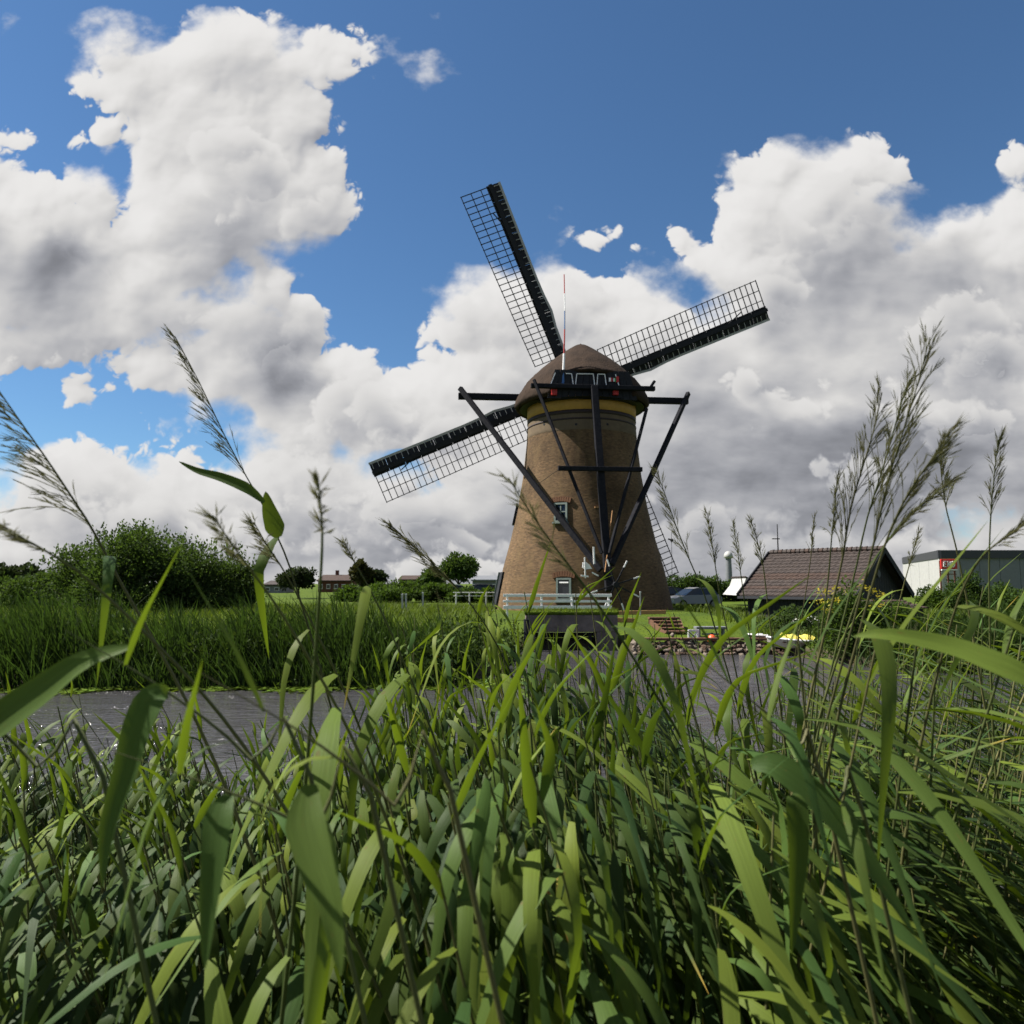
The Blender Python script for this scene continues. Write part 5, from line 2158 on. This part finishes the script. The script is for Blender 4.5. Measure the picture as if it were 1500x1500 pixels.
def ribbon(path, wid, face):
    """flat leaf along a path of points, broad side towards `face`"""
    n = 14
    P = [Vector(p) for p in path]
    pts = []
    m = len(P) - 1
    for i in range(n + 1):
        t = i / n * m
        k = min(int(t), m - 1)
        f = t - k
        p0, p1, p2, p3 = P[max(k - 1, 0)], P[k], P[k + 1], P[min(k + 2, m)]
        pts.append(.5 * ((2 * p1) + (p2 - p0) * f + (2 * p0 - 5 * p1 + 4 * p2 - p3) * f * f + (3 * p1 - p0 - 3 * p2 + p3) * f ** 3))
    v, pos = [], []
    for i, p in enumerate(pts):
        t = i / n
        d = (pts[min(i + 1, n)] - pts[max(i - 1, 0)]).normalized()
        s_ = d.cross(Vector(face)).normalized()
        up = s_.cross(d)
        hw = wid * .5 * min(1, .3 + 2.6 * t) * (1 - t ** 2.4) ** .9 + .0004
        v += [p - s_ * hw + up * hw * .3, p, p + s_ * hw + up * hw * .3]
        pos += [(0, t, 0), (.5, t, 0), (1, t, 0)]
    q = np.array([[3 * i + a, 3 * i + a + 1, 3 * i + a + 4, 3 * i + a + 3] for i in range(n) for a in (0, 1)])
    return np.array(v), q, np.array(pos)


def smooth_path(P, n):
    P = [Vector(p) for p in P]
    m = len(P) - 1
    out = []
    for i in range(n + 1):
        t = i / n * m
        k = min(int(t), m - 1)
        f = t - k
        p0, p1, p2, p3 = P[max(k - 1, 0)], P[k], P[k + 1], P[min(k + 2, m)]
        out.append(.5 * ((2 * p1) + (p2 - p0) * f + (2 * p0 - 5 * p1 + 4 * p2 - p3) * f * f + (3 * p1 - p0 - 3 * p2 + p3) * f ** 3))
    return out


def panicle_geo(axis, side, nb, blen, g, spread=.55, two_sided=.25, twigs=6):
    """feathery flower head: thin branches along an axis, swept to one side"""
    V_, Q_ = [], []
    ax = smooth_path(axis, 24)

    def strip(pts, w0, w1):
        o = len(V_)
        n = len(pts)
        for i, p in enumerate(pts):
            d = (pts[min(i + 1, n - 1)] - pts[max(i - 1, 0)]).normalized()
            s_ = d.cross(Vector((g.gauss(0, .3), -1, g.gauss(0, .3)))).normalized()
            w = w0 + (w1 - w0) * i / (n - 1)
            V_.extend((p - s_ * w * .5, p + s_ * w * .5))
        for i in range(n - 1):
            a = o + 2 * i
            Q_.append((a, a + 1, a + 3, a + 2))
    for k in range(nb):
        t = .03 + .93 * (k + g.random()) / nb
        i = min(23, int(t * 24))
        p = ax[i].lerp(ax[i + 1], t * 24 - i)
        d = (ax[i + 1] - ax[i]).normalized()
        L_ = blen * (1 - .72 * t) * g.uniform(.6, 1.15)
        sd = side.normalized() * (1 if g.random() > two_sided else -1)
        sd = (sd + Vector((g.gauss(0, .2), g.gauss(0, .6), g.gauss(0, .25)))).normalized()
        a = spread * g.uniform(.6, 1.3)
        pts = [p]
        dirv = (d * math.cos(a * .6) + sd * math.sin(a * .6)).normalized()
        for j in range(4):
            dirv = (dirv + sd * (.16 * a) - Vector((0, 0, .05))).normalized()
            pts.append(pts[-1] + dirv * L_ / 4)
        strip(pts, .0015, .0009)
        for j in range(max(3, twigs - 2)):
            u = .30 + .70 * (j + g.random()) / twigs
            q = min(3, int(u * 4))
            b = pts[q].lerp(pts[q + 1], min(1, u * 4 - q))
            dd = ((pts[q + 1] - pts[q]).normalized() + Vector((g.gauss(0, .16), g.gauss(0, .16), g.gauss(0, .16)))).normalized()
            l = g.uniform(.014, .034)
            o = len(V_)
            s_ = dd.cross(Vector((g.gauss(0, .5), -1, g.gauss(0, .5)))).normalized() * g.uniform(.0005, .0011)
            V_.extend((b, b + dd * l * .4 + s_, b + dd * l, b + dd * l * .4 - s_))
            Q_.append((o, o + 1, o + 2, o + 3))
    return np.array([tuple(v) for v in V_]), np.array(Q_)


PAN_LIB = []
pg = random.Random(15)
for k in range(8):
    ax = [Vector((0, 0, 0)), Vector((.02, 0, .33)), Vector((.07, 0, .66)), Vector((.16, 0, 1.0))]
    v, q = panicle_geo([p * .30 for p in ax], Vector((1, 0, -.1)), 34, .13, pg, .5)
    PAN_LIB.append(raw_mesh('panicle', v, quads=q, mat=MAT['panicle']))

rg = random.Random(2024)
N_THINGS = [0]


def zone(px, Y):
    """what tells a reed of the crowd from the others: where in the stand it grows"""
    side = 'at the left' if px < 480 else ('below the windmill' if px < 1000 else 'at the right')
    if Y < 1.6:
        return 'broad leaved drooping reed in the nearest row ' + side
    if Y < 3.0:
        return 'drooping green reed in the middle rows ' + side
    return 'slender green reed in the hindmost row by the water ' + side



def stem_points(base, top, bend, n=8):
    mid = base.lerp(top, .55) + bend
    return smooth_path([base, mid, top], n)


def leaf_matrix(p, az, L_, roll):
    return Matrix.Translation(p) @ Matrix.Rotation(az, 4, 'Z') @ Matrix.Rotation(roll, 4, 'X') @ Matrix.Scale(L_, 4)


def leaf_specs(pts, nleaf, t0, L0, L1, wind, spread, swept=0.0):
    """where the leaves of one plant go: list of (variant, matrix)"""
    n = len(pts) - 1
    out = []
    for k in range(nleaf):
        t = t0 + (.985 - t0) * (k + rg.uniform(.1, .9)) / nleaf
        f = t * n
        i = min(n - 1, int(f))
        p = pts[i].lerp(pts[i + 1], f - i)
        az = wind + rg.gauss(0, spread) + (.28 if k % 2 else -.28)
        L_ = rg.uniform(L0, L1) * (1.0 if t < .86 else .78)
        if t > .93 and rg.random() < .45:
            v = 34 + rg.randrange(8)
            L_ *= .8
        elif rg.random() < swept:
            v = 42 + rg.randrange(16)
        else:
            v = rg.randrange(34)
        out.append((v, leaf_matrix(p, az, L_, rg.gauss(0, .22))))
    return out


STUFF = []


def reed(base, top, nleaf, L0=.34, L1=.52, t0=.4, wind=-1.57, spread=.6, pan=0.0, label=None, r0=.0042, bend=None, as_thing=True, swept=0.0):
    if bend is None:
        bend = Vector((rg.gauss(0, .03), rg.gauss(0, .03), 0))
    pts = stem_points(base, top, bend)
    sp_ = leaf_specs(pts, nleaf, t0, L0, L1, wind, spread, swept)
    if not as_thing:
        STUFF.append((pts, r0, sp_))
        return None
    r = empty('reed', base, label, 'reed', 'reeds ' + label.split(' reed ', 1)[1])
    s = MB()
    s.tube(pts, [r0 * (1 - .55 * i / (len(pts) - 1)) for i in range(len(pts))], 5, False)
    s.build('stem', MAT['reedstem'], r, smooth=True)
    for v, m in sp_:
        o = bpy.data.objects.new('leaf', LEAF_ME[v])
        C.objects.link(o)
        o.parent = r
        o.matrix_local = Matrix.Translation(-base) @ m
    if pan:
        d = (pts[-1] - pts[-2]).normalized()
        o = bpy.data.objects.new('panicle', PAN_LIB[rg.randrange(8)])
        C.objects.link(o)
        o.parent = r
        az = math.atan2(d.y, d.x) if math.hypot(d.x, d.y) > .05 else rg.uniform(0, 6.28)
        o.matrix_local = Matrix.Translation(top - base) @ Matrix.Rotation(az, 4, 'Z') @ Matrix.Rotation(math.acos(max(-1, min(1, d.z))) * .9, 4, 'Y') @ Matrix.Scale(pan, 4)
    return r


TOPROW = ([-80, 0, 200, 330, 450, 560, 690, 800, 900, 980, 1045, 1110, 1250, 1400, 1580], [1005, 1000, 1010, 1025, 1020, 960, 905, 872, 880, 915, 1015, 925, 892, 885, 900])


def lean_x(px):
    return float(np.interp(px, [0, 500, 1050, 1250, 1500], [-.26, -.22, -.20, .02, .12]))


def scatter(n, ya, yb, drop, nl, L0, L1, t0, things=True, px0=-90, px1=1590, pan=0.0):
    for _ in range(n):
        Y = ya + (yb - ya) * rg.random()
        px = rg.uniform(px0, px1)
        row = float(np.interp(px, *TOPROW)) + drop + abs(rg.gauss(0, 55)) - 18
        top = at(px, row, Y)
        gz = max(-.4, float(ground_z(top.x, Y))) - .02
        f = (px - 750) / 750
        # tops lean towards the camera and outwards
        H = top.z - gz
        if H < .5:
            continue
        base = Vector((top.x - H * (lean_x(px) + rg.gauss(0, .09)), top.y + H * abs(rg.gauss(.16, .08)), gz))
        base.z = max(-.4, float(ground_z(base.x, base.y))) - .02
        wind = float(np.interp(px, [0, 500, 850, 1050, 1200, 1500], [-1.75, -1.55, -1.30, -.85, -.50, -.35])) + rg.gauss(0, .12)
        swept = float(np.interp(px, [0, 700, 1000, 1150, 1500], [.12, .15, .5, .9, .95]))
        reed(base, top, nl + rg.randrange(3) - 1, L0, L1, t0, wind,   .36, rg.uniform(.5, .8) if rg.random() < pan else .0, as_thing=things, swept=swept, label=zone(px, Y), r0=rg.uniform(.0034, .0048))


scatter(12, 1.0, 1.5, 250, 9, .38, .52, .50)
scatter(16, 1.2, 1.9, 40, 9, .46, .66, .45, px0=980)
scatter(12, 1.2, 1.7, 150, 9, .40, .56, .45, px0=380, px1=1000)
scatter(54, 1.5, 2.4, 120, 10, .34, .50, .42)
scatter(92, 2.4, 3.7, 45, 11, .34, .52, .38)
scatter(54, 3.7, 6.0, 0, 11, .32, .50, .35, pan=.10)
scatter(20, 2.4, 4.4, -25, 11, .30, .46, .40, px0=540, px1=990)
scatter(20, 2.2, 4.2, -20, 11, .32, .50, .40, px0=1080)
# the rest of the stand, too dense to count
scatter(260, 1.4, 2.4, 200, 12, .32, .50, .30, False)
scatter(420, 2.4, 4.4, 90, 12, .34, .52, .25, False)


def build_stuff():
    vs_, qs_, ps_, o = [], [], [], 0
    sv = MB()
    for pts, r0, sp_ in STUFF:
        sv.tube(pts, [r0 * (1 - .55 * i / (len(pts) - 1)) for i in range(len(pts))], 4, False)
        for v, m in sp_:
            a, p = LEAVES[v]
            M_ = np.array(m)
            vs_.append(a @ M_[:3, :3].T + M_[:3, 3])
            qs_.append(LQ + o)
            ps_.append(p)
            o += len(a)
    me = raw_mesh('reed_thicket', np.concatenate(vs_), quads=np.concatenate(qs_), mat=MAT['reedleaf_shaded'], attr={'leaf_pos': np.concatenate(ps_)}, smooth=True)
    root = mesh_obj('reed_thicket', me)
    tag(root, kind='stuff')
    o = sv.build('reed_stems', MAT['reedstem'], None, True)
    tag(o, kind='stuff')


build_stuff()


# ---- the single reeds that stand above the rest
def hero(label, path, Y, npan, blen, side, spread=.5, two=.25, twigs=6, leaves=(), r=.0042, Yb=None, extra=3, wind=-1.57):
    """path: rows from the tip down; the first npan points carry the flower head"""
    Yb = Yb or Y + .25
    m = len(path)
    P = [at(x, y, Y + (Yb - Y) * i / (m - 1)) for i, (x, y) in enumerate(path)]
    d = (P[-1] - P[-2]).normalized()
    gz = float(ground_z(P[-1].x, P[-1].y))
    gz = max(-.4, gz) - .02
    if P[-1].z > gz + .1:
        k = (P[-1].z - gz)
        base = P[-1] + Vector((d.x / max(.3, -d.z) * k * .6, .1 * k, -k))
        a_ = P[-1]
        b_ = a_ + d * (k * .35)
        for t_ in (.08, .18, .32, .52, .76, 1.0):
            P.append(a_ * (1 - t_) ** 2 + b_ * (2 * t_ * (1 - t_)) + base * t_ ** 2)
    base = P[-1].copy()
    root = empty('reed', base, label, 'reed', 'reeds with flower heads standing above the others')
    up = P[::-1]
    body = up[:len(up) - npan + 2]
    s = MB()
    sp_ = smooth_path(up, 26)
    s.tube(sp_, [r * (1 - .82 * i / 26) for i in range(27)], 6, False)
    s.build('stem', MAT['reedstem'], root, smooth=True)
    pa = P[:npan][::-1]
    v, q = panicle_geo(pa, LATV * side[0] + UP * side[1], int(24 + 22 * blen / .12), blen, rg, spread, two, twigs)
    mesh_obj('panicle', raw_mesh('panicle', v - np.array(base), quads=q, mat=MAT['panicle']), root, base)
    for (lp_, w, yy) in leaves:
        pts = [at(x, y, yy) for x, y in lp_]
        v, q, pos = ribbon(pts, w, (0.15, -1, .35))
        mesh_obj('leaf', raw_mesh('leaf', v - np.array(base), quads=q, mat=MAT['reedleaf'], attr={'leaf_pos': pos}, smooth=True), root, base)
    for v, m_ in leaf_specs(smooth_path(body[:-1] if len(body) > 3 else body, 8), extra, .30, .34, .5, wind, .6):
        o = bpy.data.objects.new('leaf', LEAF_ME[v])
        C.objects.link(o)
        o.parent = root
        o.matrix_local = Matrix.Translation(-base) @ m_
    return root


LATV = Vector((1, 0, 0))
hero('slender reed with a feathery flower head high against the blue gap left of the mill', [(256, 492), (292, 560), (330, 640), (362, 700), (388, 745), (408, 790), (425, 832), (455, 930)], 1.55, 4, .11, (-1, .15), .42, .12, 7,
     [([(387, 736), (362, 716), (325, 700), (290, 690), (262, 676)], .024, 1.55), ([(408, 787), (402, 770), (394, 745), (389, 720)], .042, 1.56)], extra=2)
hero('large blurred reed plume leaning out at the left edge of the photograph', [(-6, 566), (30, 618), (70, 675), (105, 728), (135, 775), (175, 850), (232, 950)], 1.05, 5, .13, (-1, -.1), .85, .05, 7, extra=2)
hero('short blurred brown reed plume low at the left edge above the bushes', [(2, 768), (30, 786), (75, 812), (130, 850), (215, 930)], .78, 3, .035, (-1, .2), .4, .3, 6, extra=1)
hero('thin reed plume crossing the right end of the willow thicket', [(312, 755), (338, 795), (365, 832), (400, 880), (450, 960)], .85, 3, .04, (-1, .2), .4, .3, 6, extra=1)
hero('upright blurred reed plume between the thicket and the long red roof', [(466, 702), (470, 745), (472, 785), (470, 840), (462, 960)], .72, 3, .035, (-.4, .5), .35, .5, 6, extra=1)
hero('small reed plume beside the slender reed, in front of the round dark tree', [(372, 765), (392, 800), (412, 830), (440, 880), (480, 960)], 1.3, 3, .06, (-1, .1), .5, .2, 6, extra=1)
hero('bushy golden reed plume swept to the left above the hedge left of the mill', [(576, 772), (606, 800), (640, 832), (676, 868), (720, 930), (760, 1010)], 1.75, 4, .13, (-.9, .45), .34, .25, 8, extra=3)
hero('pale green reed plume lying over the lit foot of the windmill', [(745, 700), (775, 748), (812, 800), (850, 850), (900, 920), (950, 1000)], .95, 4, .06, (-.7, .2), .5, .3, 5, extra=2)
hero('reed with a narrow green plume just right of the lowest sail', [(962, 690), (978, 735), (992, 775), (1012, 825), (1035, 880), (1065, 980)], 1.9, 4, .085, (-.9, .1), .38, .3, 7, extra=3)
hero('big reed plume with brown tips, tallest on the right', [(1362, 494), (1345, 560), (1325, 625), (1305, 690), (1290, 750), (1272, 830), (1245, 930), (1215, 1040)], 1.15, 6, .16, (.8, .5), .40, .40, 7, extra=3, wind=-1.2)
hero('second big reed plume left of the tallest one on the right', [(1292, 575), (1280, 630), (1262, 690), (1245, 750), (1232, 830), (1205, 940)], 1.25, 5, .13, (-.7, .5), .36, .45, 7, extra=2, wind=-1.2)
hero('reed plume bent far over to the right beside the tallest one', [(1392, 628), (1368, 668), (1335, 715), (1305, 775), (1280, 850), (1250, 960)], 1.05, 4, .09, (.7, .4), .40, .3, 7, extra=1, wind=-1.2)
hero('reed plume rising between the two big plumes on the right', [(1330, 560), (1312, 620), (1292, 690), (1270, 760), (1252, 840), (1225, 950)], 1.4, 4, .12, (.7, .5), .38, .4, 7, extra=2, wind=-1.0)
hero('low spreading reed plume at the foot of the big plumes on the right', [(1392, 705), (1355, 735), (1318, 770), (1285, 815), (1255, 880), (1225, 970)], 1.3, 4, .11, (.5, .6), .42, .5, 7, extra=2, wind=-1.0)
hero('bare branching reed plume in front of the left part of the shed roof ridge', [(1226, 705), (1222, 750), (1218, 790), (1213, 850), (1200, 950)], 1.5, 3, .07, (.4, .6), .4, .5, 5, extra=2)
hero('reed plume standing against the clouds above the black gable', [(1376, 662), (1380, 705), (1386, 745), (1400, 800), (1415, 870), (1430, 960)], 1.6, 3, .075, (.9, .4), .42, .15, 7, extra=2, wind=-1.2)
hero('straight upright reed plume near the right edge above the grey hall', [(1462, 645), (1456, 700), (1451, 760), (1449, 830), (1450, 920), (1452, 1000)], 1.5, 3, .075, (.9, .3), .38, .2, 7, extra=2, wind=-1.2)
hero('brown reed plume leaning in from the right edge', [(1512, 758), (1480, 782), (1448, 806), (1425, 835), (1400, 890), (1375, 980)], 1.1, 3, .05, (.3, .8), .35, .4, 6, extra=1, wind=-1.2)
hero('thin branching reed left of the pale far tower', [(1036, 752), (1042, 790), (1048, 830), (1056, 880), (1075, 970)], 1.9, 3, .07, (-.5, .5), .38, .5, 5, extra=3)
hero('thin branching reed in front of the left end of the shed roof', [(1100, 762), (1110, 795), (1118, 830), (1124, 880), (1135, 970)], 1.8, 3, .07, (-.6, .5), .38, .5, 5, extra=3)
hero('short reed plume between the two thin branching reeds near the white gable', [(1074, 770), (1080, 805), (1085, 840), (1092, 890), (1105, 970)], 2.1, 3, .07, (.5, .5), .38, .5, 5, extra=3)
hero('small reed plume above the middle of the shed roof ridge', [(1193, 758), (1190, 785), (1188, 815), (1180, 870), (1165, 960)], 2.4, 3, .07, (.2, .6), .36, .5, 5, extra=3)
hero('small reed plume right of the red sign', [(1345, 780), (1338, 805), (1330, 835), (1318, 880), (1300, 960)], 1.9, 3, .07, (.5, .6), .36, .5, 5, extra=3, wind=-1.2)
hero('low dark reed stem in front of the long red roof', [(505, 795), (520, 825), (540, 860), (565, 910), (600, 990)], 1.4, 2, .04, (-.6, .3), .4, .3, 4, extra=3)


def near_leaf(label, stem, Ys, leaf, w, yl, face=(0.1, -1, .5), mat=MAT['reedleaf']):
    """a reed close to the camera of which chiefly one broad leaf shows"""
    P = [at(x, y, Ys) + Vector((.07 * i, .02 * i, 0)) for i, (x, y) in enumerate(stem)]
    gz = float(ground_z(P[-1].x, P[-1].y)) - .02
    b = Vector((P[-1].x + .35, P[-1].y + .12, gz))
    root = empty('reed', b, label, 'reed', 'single reeds right in front of the camera')
    s = MB()
    tip = P[0] + (P[0] - P[1]).normalized() * .10 + Vector((-.02, -.01, 0))
    up = [b] + P[::-1] + [tip]
    sp_ = smooth_path(up, 14)
    s.tube(sp_, [(.0036 * (1 - i / 14) + .0003) for i in range(15)], 6, False)
    s.build('stem', MAT['reedstem'], root, smooth=True)
    for k_, (vv, mm) in enumerate(leaf_specs(smooth_path([b] + P[::-1], 8), 1, .55, .18, .28, -1.57 + rg.gauss(0, .4), .9)):
        o = bpy.data.objects.new('leaf', LEAF_ME[vv])
        C.objects.link(o)
        o.parent = root
        o.matrix_local = Matrix.Translation(-b) @ mm
    o = bpy.data.objects.new('leaf', LEAF_ME[34 + rg.randrange(8)])
    C.objects.link(o)
    o.parent = root
    o.matrix_local = Matrix.Translation(-b) @ leaf_matrix(P[0].lerp(tip, .4), rg.uniform(0, 6.28), .16, 0)
    for lf, ww in ((leaf, w),):
        v, q, pos = ribbon([at(x, y, yy) for (x, y), yy in zip(lf, np.linspace(Ys, yl, len(lf)))], ww, face)
        mesh_obj('leaf', raw_mesh('leaf', v - np.array(b), quads=q, mat=mat, attr={'leaf_pos': pos}, smooth=True), root, b)
    return root


near_leaf('reed whose broad blurred leaf rises from the left edge over the water', [(-70, 1010), (-60, 1130), (-40, 1300)], .80, [(-66, 1110), (0, 1058), (60, 1015), (125, 968), (198, 946)], .042, .80)
near_leaf('reed whose broad leaf reaches in from the right edge below the shed', [(1600, 960), (1590, 1060), (1580, 1250)], .85, [(1592, 1040), (1500, 992), (1440, 966), (1385, 946), (1300, 930), (1250, 932)], .034, .95)
near_leaf('reed whose pale broad leaf hangs at the bottom left', [(240, 1010), (262, 1120), (280, 1300)], .80, [(246, 1016), (228, 1018), (205, 1060), (185, 1130), (158, 1215), (150, 1300)], .033, .74)
near_leaf('reed whose light green leaf tip points down at the bottom left of the middle', [(335, 1160), (345, 1230), (352, 1340)], .72, [(336, 1165), (322, 1195), (315, 1250), (306, 1330), (300, 1420)], .027, .66)
near_leaf('reed with the broadest pale leaf at the bottom between left and middle', [(452, 1080), (462, 1190), (470, 1340)], .70, [(455, 1150), (448, 1200), (462, 1260), (485, 1330), (500, 1430)], .036, .62)
near_leaf('reed with a long bright leaf bending down to the right in the lower right', [(1105, 1030), (1100, 1100), (1096, 1280)], 1.0, [(1101, 1120), (1135, 1122), (1185, 1160), (1240, 1220), (1290, 1290), (1340, 1370)], .040, .92)
near_leaf('reed with a bright straight leaf hanging down in the lower right', [(1160, 1090), (1158, 1180), (1152, 1330)], .95, [(1158, 1165), (1165, 1180), (1168, 1240), (1165, 1310), (1160, 1400)], .030, .92)
near_leaf('reed with a long dead orange leaf tip low in the middle', [(775, 1200), (770, 1260), (765, 1360)], 1.3, [(772, 1262), (788, 1292), (806, 1315), (822, 1345), (836, 1390)], .008, 1.3, mat=MAT['dry'])
